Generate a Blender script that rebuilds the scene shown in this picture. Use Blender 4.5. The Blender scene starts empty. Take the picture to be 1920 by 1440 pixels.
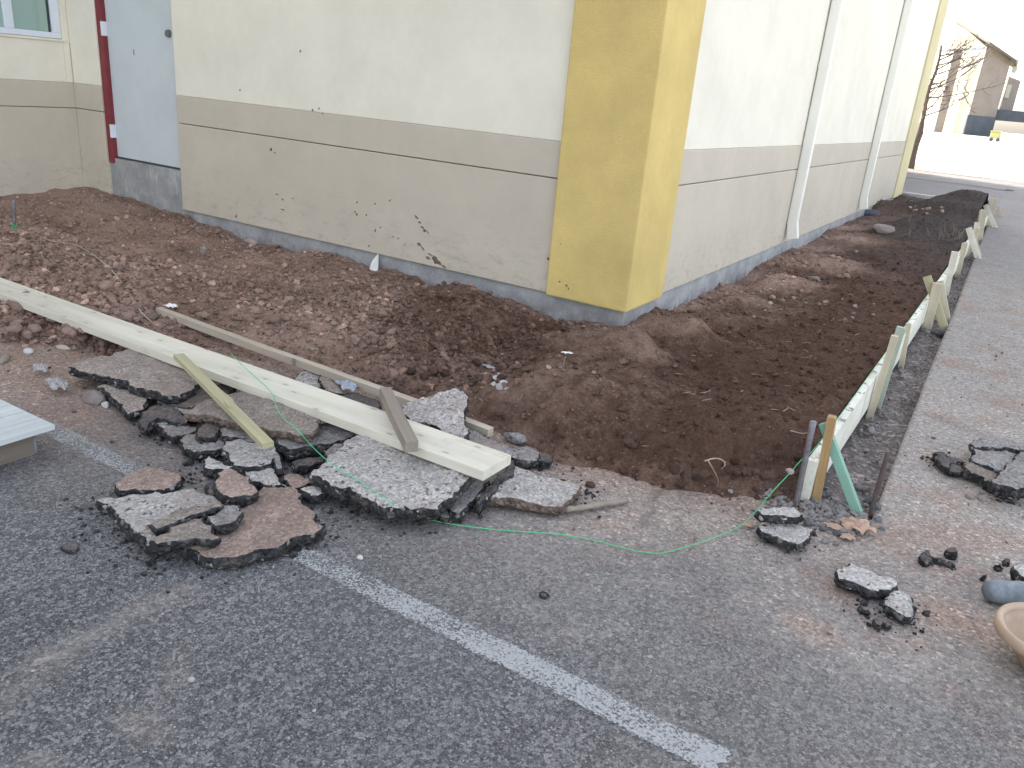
import bpy, bmesh, math, random
import numpy as np
from mathutils import Vector, Matrix, Euler
from mathutils.geometry import delaunay_2d_cdt

random.seed(7)
RNG = np.random.default_rng(11)
sc = bpy.context.scene
col = sc.collection
R_ = math.radians

# ------------------------------------------------------------------ camera
CAM_H = 1.5
YAW, PITCH, ROLL, FPX = R_(120.84969), R_(-20.31387), R_(4.98300), 1486.55
fwd = np.array([math.cos(YAW)*math.cos(PITCH), math.sin(YAW)*math.cos(PITCH), math.sin(PITCH)])
_r = np.array([math.sin(YAW), -math.cos(YAW), 0.0]); _u = np.cross(_r, fwd)
rgt = math.cos(ROLL)*_r + math.sin(ROLL)*_u
upv = -math.sin(ROLL)*_r + math.cos(ROLL)*_u
CAM = np.array([0.0, 0.0, CAM_H])
cam_d = bpy.data.cameras.new('camera'); cam = bpy.data.objects.new('camera', cam_d); col.objects.link(cam)
cam.matrix_world = Matrix(((rgt[0], upv[0], -fwd[0], 0), (rgt[1], upv[1], -fwd[1], 0), (rgt[2], upv[2], -fwd[2], CAM_H), (0, 0, 0, 1)))
cam_d.sensor_width = 36.0; cam_d.lens = FPX/1920*36.0
cam_d.clip_start = 0.05; cam_d.clip_end = 3000
sc.camera = cam

# ------------------------------------------------------------------ sky, sun, exposure
SUN_EL, SUN_AZ = R_(27), R_(-63.8)          # azimuth clockwise from +Y
world = bpy.data.worlds.new('World'); sc.world = world; world.use_nodes = True
wt = world.node_tree; bg = wt.nodes['Background']
sky = wt.nodes.new('ShaderNodeTexSky'); sky.sky_type = 'NISHITA'; sky.sun_disc = False
sky.sun_elevation = SUN_EL; sky.sun_rotation = SUN_AZ; sky.dust_density = 3.5; sky.air_density = 1.0; sky.ozone_density = 1.0
hs_ = wt.nodes.new('ShaderNodeHueSaturation'); hs_.inputs['Saturation'].default_value = .46      # thin bright haze: a whiter sky than clear air
wt.links.new(sky.outputs[0], hs_.inputs['Color']); wt.links.new(hs_.outputs[0], bg.inputs[0]); bg.inputs[1].default_value = 0.13
sun_d = bpy.data.lights.new('sun', 'SUN'); sun_d.energy = 2.5; sun_d.angle = R_(0.5); sun_d.color = (1.0, 0.95, 0.87)
sun = bpy.data.objects.new('sun', sun_d); col.objects.link(sun)
sv = Vector((math.cos(SUN_EL)*math.sin(SUN_AZ), math.cos(SUN_EL)*math.cos(SUN_AZ), math.sin(SUN_EL)))
sun.rotation_euler = sv.to_track_quat('Z', 'Y').to_euler()
sun.location = (0, 0, 30)
sc.view_settings.view_transform = 'Standard'; sc.view_settings.look = 'None'
sc.view_settings.gamma = 1.0; sc.view_settings.use_curve_mapping = False
sc.view_settings.exposure = 2.58

# ------------------------------------------------------------------ photo measurement helpers
def ray(x, y): return fwd + (x-960)/FPX*rgt + (720-y)/FPX*upv
def G(x, y, z=0.0):
    d = ray(x, y); return CAM + d*((z-CAM_H)/d[2])
def PY(x, y, Y):
    d = ray(x, y); return CAM + d*(Y/d[1])
def PX(x, y, X):
    d = ray(x, y); return CAM + d*(X/d[0])
def PP(x, y, p0, n):
    d = ray(x, y); n = np.asarray(n, float); return CAM + d*(((np.asarray(p0)-CAM)@n)/(d@n))

# ------------------------------------------------------------------ noise (numpy)
def _h(ix, iy, s):
    v = np.sin(ix*127.1 + iy*311.7 + s*74.7)*43758.5453
    return v - np.floor(v)
def vnoise(x, y, s=0):
    ix = np.floor(x); iy = np.floor(y); fx = x-ix; fy = y-iy
    fx = fx*fx*fx*(fx*(fx*6-15)+10); fy = fy*fy*fy*(fy*(fy*6-15)+10)
    a = _h(ix, iy, s); b = _h(ix+1, iy, s); c = _h(ix, iy+1, s); d = _h(ix+1, iy+1, s)
    return (a+(b-a)*fx+(c-a)*fy+(a-b-c+d)*fx*fy)*2-1
def fbm(x, y, s=0, o=4):
    t = 0; a = 1.0
    for i in range(o):
        t = t + a*vnoise(x*0.866+y*0.5, -x*0.5+y*0.866, s+i*13); x = x*2.03; y = y*2.03; a *= .5
    return t
def worley(x, y, s=0):
    ix = np.floor(x); iy = np.floor(y); d1 = np.full(np.shape(x), 9.0)
    for ox in (-1, 0, 1):
        for oy in (-1, 0, 1):
            cx = ix+ox; cy = iy+oy
            px = cx+_h(cx, cy, s+1); py = cy+_h(cx, cy, s+2)
            d1 = np.minimum(d1, np.hypot(px-x, py-y))
    return d1
def sstep(a, b, x):
    t = np.clip((x-a)/(b-a), 0, 1); return t*t*(3-2*t)

# ------------------------------------------------------------------ object helpers
def link(o, parent=None):
    col.objects.link(o)
    if parent is not None: o.parent = parent
    return o
def mesh_obj(name, verts, faces, mat, parent=None, smooth=False, mats=None, fmat=None, attrs=None):
    me = bpy.data.meshes.new(name)
    me.from_pydata(np.asarray(verts, float).tolist() if not isinstance(verts, list) else verts, [],
                   faces if isinstance(faces, list) else np.asarray(faces).tolist())
    for m in (mats or [mat]): me.materials.append(m)
    if fmat is not None: me.polygons.foreach_set('material_index', np.asarray(fmat, np.int32))
    if smooth: me.polygons.foreach_set('use_smooth', np.ones(len(me.polygons), bool))
    if attrs:
        for k, v in attrs.items():
            a = me.attributes.new(k, 'FLOAT', 'POINT'); a.data.foreach_set('value', np.asarray(v, np.float32))
    me.update()
    return link(bpy.data.objects.new(name, me), parent)
def tag(o, label=None, cat=None, group=None, kind=None):
    if label: o['label'] = label
    if cat: o['category'] = cat
    if group: o['group'] = group
    if kind: o['kind'] = kind
    return o
def thing(name, label, cat, loc=(0, 0, 0), group=None):
    o = bpy.data.objects.new(name, None); o.location = loc; o.empty_display_size = .1
    link(o); return tag(o, label, cat, group)
def bm_obj(name, bm, mat, parent=None, smooth=False, mats=None):
    me = bpy.data.meshes.new(name); bm.to_mesh(me); bm.free()
    for m in (mats or [mat]): me.materials.append(m)
    if smooth:
        me.polygons.foreach_set('use_smooth', np.ones(len(me.polygons), bool))
    o = bpy.data.objects.new(name, me); link(o)
    if parent is not None:
        o.parent = parent; o.matrix_parent_inverse = Matrix.Translation(-Vector(parent.location))
    return o
def box_bm(x0, x1, y0, y1, z0, z1, bev=0.0, bm=None):
    bm = bm or bmesh.new()
    vs = [bm.verts.new(p) for p in ((x0,y0,z0),(x1,y0,z0),(x1,y1,z0),(x0,y1,z0),(x0,y0,z1),(x1,y0,z1),(x1,y1,z1),(x0,y1,z1))]
    fs = [bm.faces.new([vs[i] for i in f]) for f in ((0,3,2,1),(4,5,6,7),(0,1,5,4),(1,2,6,5),(2,3,7,6),(3,0,4,7))]
    if bev: bmesh.ops.bevel(bm, geom=list({e for f in fs for e in f.edges}), offset=bev, segments=2, affect='EDGES', profile=.6)
    return bm
def box(name, x0, x1, y0, y1, z0, z1, mat, parent=None, bev=0.0):
    return bm_obj(name, box_bm(x0, x1, y0, y1, z0, z1, bev), mat, parent)
def beam_bm(p0, p1, w, h, up=(0, 0, 1), bev=.003, nseg=1, warp=0.0, seed=0, point=0.0, bm=None):
    """timber from p0 to p1 (centre line); w across, h along up; optional pointed far end"""
    p0 = Vector(p0); p1 = Vector(p1); d = (p1-p0).normalized(); up = Vector(up)
    s = d.cross(up).normalized(); u = s.cross(d).normalized()
    bm = bm or bmesh.new(); rings = []; L = (p1-p0).length
    rr = random.Random(seed)
    ts = [i/nseg for i in range(nseg+1)]
    if point: ts = sorted(set(ts+[1-point/L]))
    ph = rr.random()*6
    for t in ts:
        c = p0.lerp(p1, t) + u*(warp*math.sin(t*5+ph)) + s*(warp*.7*math.sin(t*3.7+ph*2))
        k = 1.0
        if point and t > 1-point/L+1e-6: k = .18
        rings.append([bm.verts.new(c + s*(a*w/2*k) + u*(b*h/2)) for a, b in ((-1,-1),(1,-1),(1,1),(-1,1))])
    for a, b in zip(rings, rings[1:]):
        for i in range(4): bm.faces.new((a[i], a[(i+1)%4], b[(i+1)%4], b[i]))
    bm.faces.new(rings[0][::-1]); bm.faces.new(rings[-1])
    if bev:
        es = [e for e in bm.edges if e.calc_face_angle(0) > .6]
        bmesh.ops.bevel(bm, geom=es, offset=bev, segments=2, affect='EDGES', profile=.6)
    bmesh.ops.recalc_face_normals(bm, faces=bm.faces)
    return bm
def tube(pts, r, n=6, closed_caps=True, rad=None):
    pts = [Vector(p) for p in pts]; V = []; F = []
    for i, p in enumerate(pts):
        d = (pts[min(i+1, len(pts)-1)]-pts[max(i-1, 0)]).normalized()
        a = d.cross(Vector((0, 0, 1)) if abs(d.z) < .9 else Vector((1, 0, 0))).normalized(); b = d.cross(a)
        rr = r if rad is None else rad[i]
        for k in range(n):
            t = 2*math.pi*k/n; V.append(tuple(p+a*(rr*math.cos(t))+b*(rr*math.sin(t))))
    for i in range(len(pts)-1):
        for k in range(n):
            F.append((i*n+k, i*n+(k+1)%n, (i+1)*n+(k+1)%n, (i+1)*n+k))
    if closed_caps:
        F.append(tuple(range(n))[::-1]); F.append(tuple(range((len(pts)-1)*n, len(pts)*n)))
    return V, F
def catmull(P, k=8):
    P = [Vector(p) for p in P]; Q = [P[0]*2-P[1]]+P+[P[-1]*2-P[-2]]; out = []
    for i in range(1, len(Q)-2):
        for j in range(k):
            t = j/k; a, b, c, d = Q[i-1:i+3]
            out.append(.5*((2*b)+(c-a)*t+(2*a-5*b+4*c-d)*t*t+(3*b-a-3*c+d)*t**3))
    out.append(P[-1]); return out
def place(o, loc, rot=(0, 0, 0)):
    o.location = loc; o.rotation_euler = rot; return o
def recentre(o):
    """put a single-mesh thing's origin at its base"""
    me = o.data; n = len(me.vertices); a = np.empty(n*3, np.float32); me.vertices.foreach_get('co', a); a = a.reshape(-1, 3)
    c = np.array([(a[:, 0].min()+a[:, 0].max())/2, (a[:, 1].min()+a[:, 1].max())/2, a[:, 2].min()])
    a -= c; me.vertices.foreach_set('co', a.ravel()); me.update(); o.location = c; return o

# ------------------------------------------------------------------ materials
def newmat(name):
    m = bpy.data.materials.new(name); m.use_nodes = True; nt = m.node_tree
    return m, nt, nt.nodes['Principled BSDF']
class NT:
    def __init__(s, nt): s.nt = nt; s.tc = nt.nodes.new('ShaderNodeTexCoord')
    def put(s, sock, v):
        if isinstance(v, bpy.types.NodeSocket): s.nt.links.new(v, sock)
        elif v is not None:
            if isinstance(v, (tuple, list)) and len(v) == 3 and sock.type == 'RGBA': v = (*v, 1)
            sock.default_value = v
    def obj(s): return s.tc.outputs['Object']
    def geo(s):
        return s.nt.nodes.new('ShaderNodeNewGeometry')
    def mapv(s, v, scale=(1, 1, 1), rot=(0, 0, 0), loc=(0, 0, 0)):
        n = s.nt.nodes.new('ShaderNodeMapping'); s.put(n.inputs['Vector'], v)
        n.inputs['Scale'].default_value = scale; n.inputs['Rotation'].default_value = rot; n.inputs['Location'].default_value = loc
        return n.outputs[0]
    def noise(s, v, scale, detail=4, rough=.55, dist=0.0, out=0):
        n = s.nt.nodes.new('ShaderNodeTexNoise'); s.put(n.inputs['Vector'], v); n.inputs['Scale'].default_value = scale
        n.inputs['Detail'].default_value = detail; n.inputs['Roughness'].default_value = rough; n.inputs['Distortion'].default_value = dist
        return n.outputs[out]
    def vor(s, v, scale, feat='F1', rnd=1.0):
        n = s.nt.nodes.new('ShaderNodeTexVoronoi'); n.feature = feat; s.put(n.inputs['Vector'], v); n.inputs['Scale'].default_value = scale
        n.inputs['Randomness'].default_value = rnd
        return n
    def math(s, op, a, b=None, c=None, clamp=False):
        n = s.nt.nodes.new('ShaderNodeMath'); n.operation = op; n.use_clamp = clamp
        for i, v in enumerate((a, b, c)):
            if v is not None: s.put(n.inputs[i], v)
        return n.outputs[0]
    def ramp(s, f, stops):
        n = s.nt.nodes.new('ShaderNodeValToRGB'); s.put(n.inputs[0], f); e = n.color_ramp.elements
        while len(e) < len(stops): e.new(.5)
        for k, (p, c) in zip(e, stops):
            k.position = p; k.color = (*c, 1) if not isinstance(c, (int, float)) else (c, c, c, 1)
        return n.outputs[0]
    def mix(s, f, a, b, mode='MIX'):
        n = s.nt.nodes.new('ShaderNodeMix'); n.data_type = 'RGBA'; n.blend_type = mode
        s.put(n.inputs[0], f); s.put(n.inputs[6], a); s.put(n.inputs[7], b); return n.outputs[2]
    def sep(s, c):
        n = s.nt.nodes.new('ShaderNodeSeparateColor'); s.put(n.inputs[0], c); return n.outputs
    def xyz(s, c):
        n = s.nt.nodes.new('ShaderNodeSeparateXYZ'); s.put(n.inputs[0], c); return n.outputs
    def attr(s, name, out='Fac'):
        n = s.nt.nodes.new('ShaderNodeAttribute'); n.attribute_name = name; return n.outputs[out]
    def rand(s):
        return s.nt.nodes.new('ShaderNodeObjectInfo').outputs['Random']
    def bump(s, h, strength, dist, nrm=None):
        n = s.nt.nodes.new('ShaderNodeBump'); s.put(n.inputs['Height'], h); n.inputs['Strength'].default_value = strength
        n.inputs['Distance'].default_value = dist
        if nrm is not None: s.put(n.inputs['Normal'], nrm)
        return n.outputs[0]
def setp(b, **k):
    for a, v in k.items():
        s = b.inputs[a.replace('_', ' ')]
        if isinstance(v, bpy.types.NodeSocket): b.id_data.links.new(v, s)
        else: s.default_value = (*v, 1) if isinstance(v, tuple) and len(v) == 3 and s.type == 'RGBA' else v

ASPHALT_DARK = (.030, .031, .036)
def asphalt_color(t, v):
    """crushed-stone aggregate in dark binder: colour and relief"""
    a = t.vor(v, 165); b = t.vor(v, 95); c = t.vor(v, 330)
    ra = t.sep(a.outputs['Color'])[0]; rb = t.sep(b.outputs['Color'])[1]; rc = t.sep(c.outputs['Color'])[2]
    ca = t.ramp(ra, [(0, (.022, .023, .028)), (.3, (.054, .054, .059)), (.65, (.094, .093, .098)), (.88, (.155, .152, .155)), (1, (.38, .375, .37))])
    cb = t.ramp(rb, [(0, (.035, .036, .042)), (.6, (.09, .091, .10)), (1, (.30, .295, .295))])
    colr = t.mix(t.math('GREATER_THAN', rb, .62), ca, cb)
    cc = t.ramp(rc, [(0, (.02, .02, .024)), (.5, (.075, .077, .085)), (1, (.30, .295, .29))])
    colr = t.mix(.38, colr, cc)
    edge = t.ramp(a.outputs['Distance'], [(.35, 1.0), (.75, .60)])
    colr = t.mix(1.0, colr, edge, 'MULTIPLY')
    h = t.math('SUBTRACT', 1.0, a.outputs['Distance'])
    return colr, h
def make_ground_mat():
    m, nt, b = newmat('asphalt'); t = NT(nt); v = t.obj()
    colr, h = asphalt_color(t, v)
    big = t.noise(v, 1.3, 5, .6); mid = t.noise(v, 7, 5, .65); fine = t.noise(v, 45, 4, .7)
    colr = t.mix(1.0, colr, t.ramp(big, [(.3, .84), (.7, 1.16)]), 'MULTIPLY')
    dust = t.attr('dust'); dirt = t.attr('dirt')
    # dust settles between the stones first; patchy
    nz = t.math('ADD', t.math('SUBTRACT', mid, .5), t.math('MULTIPLY', t.math('SUBTRACT', fine, .5), 1.1))
    f = t.math('MULTIPLY_ADD', nz, t.math('MULTIPLY', dust, 2.0, clamp=True), t.math('MULTIPLY', dust, 1.3))
    f = t.math('MULTIPLY', f, t.math('MULTIPLY_ADD', dust, .45, .55), clamp=True)
    redn = t.noise(v, 2.6, 4, .6)
    dcol = t.mix(t.math('MAXIMUM', t.ramp(redn, [(.50, 0.0), (.70, 1.0)]), t.math('MULTIPLY', t.attr('red'), t.ramp(redn, [(.25, .55), (.6, 1.0)]))), (.310, .275, .245), (.285, .200, .158))
    speck = t.vor(v, 95); sp = t.sep(speck.outputs['Color'])[0]
    dcol = t.mix(1.0, dcol, t.ramp(sp, [(0, .62), (.6, 1.0), (.93, 1.18), (1, 1.75)]), 'MULTIPLY')
    dcol = t.mix(1.0, dcol, t.ramp(t.noise(v, 160, 3, .7), [(.3, .7), (.7, 1.3)]), 'MULTIPLY')
    colr = t.mix(f, colr, dcol)
    # scraped sub-base in the cut beside the form boards
    g = t.noise(v, 9, 5, .7)
    gcol = t.mix(t.ramp(g, [(.4, 0.0), (.62, 1.0)]), (.205, .170, .153), (.125, .103, .094))
    gcol = t.mix(1.0, gcol, t.ramp(t.sep(t.vor(v, 60).outputs['Color'])[0], [(0, .55), (.7, 1.05), (1, 1.9)]), 'MULTIPLY')
    dm_ = t.math('MULTIPLY', dirt, t.ramp(t.math('ADD', t.math('MULTIPLY', mid, .6), t.math('MULTIPLY', dirt, .75)), [(.45, .15), (.75, 1.0)]))
    colr = t.mix(dm_, colr, gcol)
    hh = t.math('ADD', t.math('MULTIPLY', h, .8), t.math('MULTIPLY', fine, .7))
    setp(b, Base_Color=colr, Roughness=.88, Specular_IOR_Level=.25, Normal=t.bump(hh, .5, .0045))
    return m
def make_soil_mat(name='soil', clod=False):
    m, nt, b = newmat(name); t = NT(nt); v = t.obj()
    big = t.noise(v, 2.2, 5, .6); mid = t.noise(v, 14, 5, .65); fine = t.noise(v, 70, 4, .7)
    moist = t.attr('moist')
    f = t.math('ADD', moist, t.math('MULTIPLY', t.math('SUBTRACT', mid, .5), .7))
    f = t.math('ADD', f, t.math('MULTIPLY', t.math('SUBTRACT', big, .5), .8), clamp=True)
    f = t.ramp(f, [(.12, 0.0), (.85, 1.0)])
    dry = t.mix(t.ramp(big, [(.35, 0.0), (.65, 1.0)]), (.375, .252, .198), (.270, .176, .136))
    wet = t.mix(t.ramp(mid, [(.35, 0.0), (.65, 1.0)]), (.122, .070, .048), (.080, .045, .032))
    c = t.mix(f, dry, wet)
    gr = t.attr('grey')
    c = t.mix(gr, c, t.mix(t.ramp(mid, [(.35, 0.0), (.65, 1.0)]), (.075, .059, .053), (.052, .042, .039)))
    c = t.mix(1.0, c, t.ramp(fine, [(.28, .62), (.5, 1.0), (.74, 1.35)]), 'MULTIPLY')
    sp = t.vor(v, 85); s1 = t.sep(sp.outputs['Color'])[0]
    pale = t.math('MULTIPLY', t.math('GREATER_THAN', s1, .93), t.math('LESS_THAN', sp.outputs['Distance'], .36))
    pale = t.math('MULTIPLY', pale, t.math('MULTIPLY_ADD', moist, -.65, .85))
    c = t.mix(pale, c, (.40, .33, .29))
    if clod:
        c = t.mix(1.0, c, t.ramp(t.attr('tint'), [(0, .72), (.75, 1.12), (.93, 1.35), (1, 2.1)]), 'MULTIPLY')
    h = t.math('ADD', fine, t.math('MULTIPLY', t.noise(v, 220, 3, .7), .5))
    h = t.math('ADD', h, t.math('MULTIPLY', t.vor(v, 55).outputs['Distance'], -.8))
    setp(b, Base_Color=c, Roughness=.95, Specular_IOR_Level=.12, Normal=t.bump(h, .85, .016))
    return m
def make_clod_mat(name, c0, c1, bright=1.0):
    """for clods and stones that are objects of their own"""
    m, nt, b = newmat(name); t = NT(nt); v = t.obj(); r = t.rand()
    n = t.noise(v, 38, 5, .7)
    c = t.mix(t.ramp(n, [(.3, 0.0), (.7, 1.0)]), c0, c1)
    c = t.mix(1.0, c, t.ramp(r, [(0, .75), (1, 1.25)]), 'MULTIPLY')
    setp(b, Base_Color=c, Roughness=.93, Specular_IOR_Level=.15, Normal=t.bump(t.noise(v, 90, 5, .7), .6, .01))
    return m
def make_slab_top(name, c0, c1, pit=.5, pitcol=(.03, .03, .032)):
    m, nt, b = newmat(name); t = NT(nt)
    g = t.geo(); v = t.mapv(g.outputs['Position'])
    r = t.rand()
    n = t.noise(v, 9, 5, .65); n2 = t.noise(v, 42, 5, .7); n3 = t.noise(v, 150, 3, .7)
    c = t.mix(t.ramp(n, [(.36, 0.0), (.64, 1.0)]), c0, c1)
    c = t.mix(1.0, c, t.ramp(n3, [(.28, .82), (.72, 1.15)]), 'MULTIPLY')
    sp = t.vor(v, 120); c = t.mix(1.0, c, t.ramp(t.sep(sp.outputs['Color'])[1], [(0, .7), (.6, 1.0), (1, 1.35)]), 'MULTIPLY')
    # pits where the film of dust or paint broke away from the black stone
    pv = t.math('ADD', n2, t.math('MULTIPLY', t.math('SUBTRACT', n, .5), .35))
    pm = t.ramp(pv, [(pit-.10, 1.0), (pit-.02, 0.0)])
    pc = t.mix(t.ramp(n3, [(.4, 0.0), (.7, 1.0)]), pitcol, tuple(x*2.2+.02 for x in pitcol))
    c = t.mix(t.math('MULTIPLY', pm, .9), c, pc)
    sm = t.ramp(t.noise(v, 5.5, 5, .7), [(.50, 0.0), (.68, .62)]); c = t.mix(t.math('MULTIPLY', sm, t.ramp(n3, [(.3, .5), (.6, 1.0)])), c, (.25, .182, .148))      # earth smeared over it
    c = t.mix(1.0, c, t.ramp(r, [(0, .86), (1, 1.14)]), 'MULTIPLY')
    h = t.math('ADD', t.math('MULTIPLY', pm, -1.0), t.math('MULTIPLY', n3, .7))
    setp(b, Base_Color=c, Roughness=.92, Specular_IOR_Level=.2, Normal=t.bump(h, .6, .008))
    return m
def make_slab_side(name='broken_asphalt', light=None):
    m, nt, b = newmat(name); t = NT(nt); g = t.geo(); v = t.mapv(g.outputs['Position'])
    a = t.vor(v, 70); r = t.sep(a.outputs['Color'])[0]
    if light is None:
        c = t.ramp(r, [(0, (.014, .014, .015)), (.6, (.028, .027, .028)), (.88, (.062, .059, .058)), (.95, (.09, .085, .08)), (1, (.32, .29, .265))])
    else:
        c = t.ramp(r, [(0, tuple(x*.6 for x in light)), (.8, light), (1, tuple(x*1.5 for x in light))])
    c = t.mix(1.0, c, t.ramp(t.noise(v, 25, 5, .7), [(.3, .6), (.7, 1.5)]), 'MULTIPLY')
    c = t.mix(t.ramp(t.noise(v, 14, 5, .7), [(.55, 0.0), (.72, .55)]), c, (.16, .12, .10))
    h = t.math('MULTIPLY', a.outputs['Distance'], -1.0)
    setp(b, Base_Color=c, Roughness=.8, Specular_IOR_Level=.3, Normal=t.bump(h, .9, .012))
    return m
def make_wood(name, c0, c1, grain=(2.2, 45, 45), knots=.0, dirt=0.0, dirtcol=(.06, .05, .045)):
    """grain along local x"""
    m, nt, b = newmat(name); t = NT(nt); v = t.obj()
    mv = t.mapv(v, scale=grain); n = t.noise(mv, 1.0, 5, .6, .6)
    n2 = t.noise(t.mapv(v, scale=(.7, 9, 9)), 1.0, 3, .5)
    c = t.mix(t.ramp(n, [(.3, 0.0), (.72, 1.0)]), c0, c1)
    c = t.mix(1.0, c, t.ramp(n2, [(.3, .86), (.7, 1.08)]), 'MULTIPLY')
    gr_ = t.ramp(t.noise(v, 6, 6, .75), [(.56, 0.0), (.74, 1.0)]); c = t.mix(t.math('MULTIPLY', gr_, .30), c, (.17, .14, .115))      # handling grime
    if knots:
        k = t.vor(t.mapv(v, scale=(4.2, 11, 11)), 1.0); k.voronoi_dimensions = '2D'
        kr = t.sep(k.outputs['Color'])[0]
        km = t.math('MULTIPLY', t.math('GREATER_THAN', kr, 1-knots), t.ramp(k.outputs['Distance'], [(.055, 1.0), (.085, .0)]))
        c = t.mix(t.math('MULTIPLY', km, .62), c, tuple(x*.35 for x in c1))
        halo = t.math('MULTIPLY', t.math('GREATER_THAN', kr, 1-knots), t.ramp(k.outputs['Distance'], [(.08, 1.0), (.32, .0)]))
        c = t.mix(t.math('MULTIPLY', halo, .22), c, tuple(x*.7 for x in c1))
    if dirt:
        d = t.noise(v, 11, 6, .75); dm = t.ramp(d, [(.62-dirt*.2, 0.0), (.68-dirt*.2, 1.0)])
        gz = t.xyz(t.geo().outputs['Normal'])[2]
        dm = t.math('MULTIPLY', dm, t.ramp(gz, [(.55, 0.12), (.85, 1.0)]))
        c = t.mix(t.math('MULTIPLY', dm, .85), c, dirtcol)
        c = t.mix(t.ramp(t.noise(v, 2.3, 4, .6), [(.45, 0.0), (.75, .35)]), c, tuple(x*.55 for x in c1))
    setp(b, Base_Color=c, Roughness=.7, Specular_IOR_Level=.3, Normal=t.bump(n, .25, .003))
    return m
def make_stucco(name, colr, grain=330, depth=.002, strength=.35, blotch=.08, stain=False):
    m, nt, b = newmat(name); t = NT(nt); v = t.obj()
    n = t.noise(v, grain, 3, .7); n2 = t.noise(v, 1.7, 5, .6); n3 = t.noise(v, 14, 4, .6)
    c = t.mix(1.0, colr, t.ramp(n2, [(.3, 1-blotch), (.7, 1+blotch*.6)]), 'MULTIPLY')
    c = t.mix(1.0, c, t.ramp(n, [(.3, .93), (.7, 1.06)]), 'MULTIPLY')
    c = t.mix(1.0, c, t.ramp(n3, [(.3, .98), (.7, 1.015)]), 'MULTIPLY')
    if stain:   # splashed mud and scuffs on the lowest part
        z = t.xyz(v)[2]
        lo = t.ramp(z, [(.20, 1.0), (.72, 0.0)])
        sc_ = t.ramp(t.noise(t.mapv(v, scale=(9, 9, 22)), 1.0, 6, .75), [(.52, 0.0), (.74, 1.0)])
        c = t.mix(t.math('MULTIPLY', t.math('MULTIPLY', lo, sc_), .55), c, (.19, .145, .12))
        scr = t.ramp(t.noise(t.mapv(v, scale=(30, 30, 70)), 1.0, 3, .8), [(.69, 0.0), (.73, 1.0)])
        c = t.mix(t.math('MULTIPLY', t.math('MULTIPLY', lo, scr), .6), c, (.10, .08, .07))
    setp(b, Base_Color=c, Roughness=.9, Specular_IOR_Level=.2, Normal=t.bump(t.math('ADD', n, t.math('MULTIPLY', n3, .5)), strength, depth))
    return m
def make_concrete(name, colr, eff=.5):
    m, nt, b = newmat(name); t = NT(nt); v = t.obj()
    n = t.noise(v, 5, 6, .65); n2 = t.noise(v, 60, 4, .7); dr = t.noise(t.mapv(v, scale=(22, 22, 3.2)), 1.0, 6, .7)
    c = t.mix(1.0, colr, t.ramp(n, [(.3, .72), (.7, 1.25)]), 'MULTIPLY')
    c = t.mix(1.0, c, t.ramp(n2, [(.3, .88), (.7, 1.1)]), 'MULTIPLY')
    e = t.ramp(t.math('ADD', t.math('MULTIPLY', dr, .6), t.math('MULTIPLY', n, .4)), [(.55, 0.0), (.66, 1.0)])
    c = t.mix(t.math('MULTIPLY', e, eff), c, (.52, .52, .52))
    z = t.xyz(v)[2]
    dm = t.math('MULTIPLY', t.ramp(z, [(.0, 1.0), (.16, 0.0)]), t.ramp(t.noise(v, 16, 5, .7), [(.4, 0.0), (.6, 1.0)]))
    c = t.mix(t.math('MULTIPLY', dm, .75), c, (.13, .095, .08))
    setp(b, Base_Color=c, Roughness=.88, Normal=t.bump(n2, .35, .004))
    return m
def make_plain(name, colr, rough=.5, var=.12, scale=12, bump=.1, metal=0.0, spec=.4):
    m, nt, b = newmat(name); t = NT(nt); v = t.obj()
    n = t.noise(v, scale, 5, .65)
    c = t.mix(1.0, colr, t.ramp(n, [(.3, 1-var), (.7, 1+var)]), 'MULTIPLY')
    setp(b, Base_Color=c, Roughness=rough, Metallic=metal, Specular_IOR_Level=spec, Normal=t.bump(n, bump, .003))
    return m

M = {}
M['ground'] = make_ground_mat()
M['soil'] = make_soil_mat('soil')
M['crumb'] = make_soil_mat('soil_crumb', True)
M['clod_dry'] = make_clod_mat('clod_dry', (.32, .22, .18), (.215, .148, .122))
M['clod_wet'] = make_clod_mat('clod_wet', (.10, .060, .046), (.066, .042, .034))
M['stone'] = make_clod_mat('stone', (.38, .31, .28), (.26, .215, .195))
M['stone_white'] = make_clod_mat('stone_white', (.62, .60, .58), (.40, .38, .37))
M['stone_blue'] = make_clod_mat('stone_blue', (.17, .18, .19), (.105, .11, .115))
M['stone_dusty'] = make_clod_mat('stone_dusty', (.235, .215, .20), (.14, .13, .125))
M['slab_pale'] = make_slab_top('slab_pale', (.44, .408, .382), (.345, .32, .298), .435)
M['slab_grey'] = make_slab_top('slab_grey', (.28, .262, .248), (.20, .185, .175), .43)
M['slab_brown'] = make_slab_top('slab_brown', (.31, .228, .188), (.235, .178, .150), .36)
M['slab_tan'] = make_slab_top('slab_tan', (.28, .235, .202), (.21, .178, .156), .38)
M['slab_dark'] = make_slab_top('slab_dark', (.11, .098, .092), (.08, .07, .066), .40)
M['side'] = make_slab_side()
M['side_brown'] = make_slab_side('broken_asphalt_earthy', (.135, .098, .078))
M['wood_pale'] = make_wood('pale_pine', (.67, .635, .54), (.57, .525, .415), knots=.55)
M['wood_form'] = make_wood('form_board_pine', (.78, .755, .665), (.68, .65, .54), knots=.2, dirt=.45)
M['wood_stick'] = make_wood('weathered_pine', (.50, .435, .35), (.40, .335, .26), knots=.3)
M['wood_stake'] = make_wood('raw_stake_wood', (.55, .49, .37), (.44, .375, .27), knots=.2)
M['wood_yellow'] = make_wood('yellow_treated_wood', (.46, .42, .27), (.36, .32, .19), knots=.2)
M['wood_orange'] = make_wood('orange_brown_wood', (.42, .28, .14), (.32, .195, .085), knots=.2)
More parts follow.
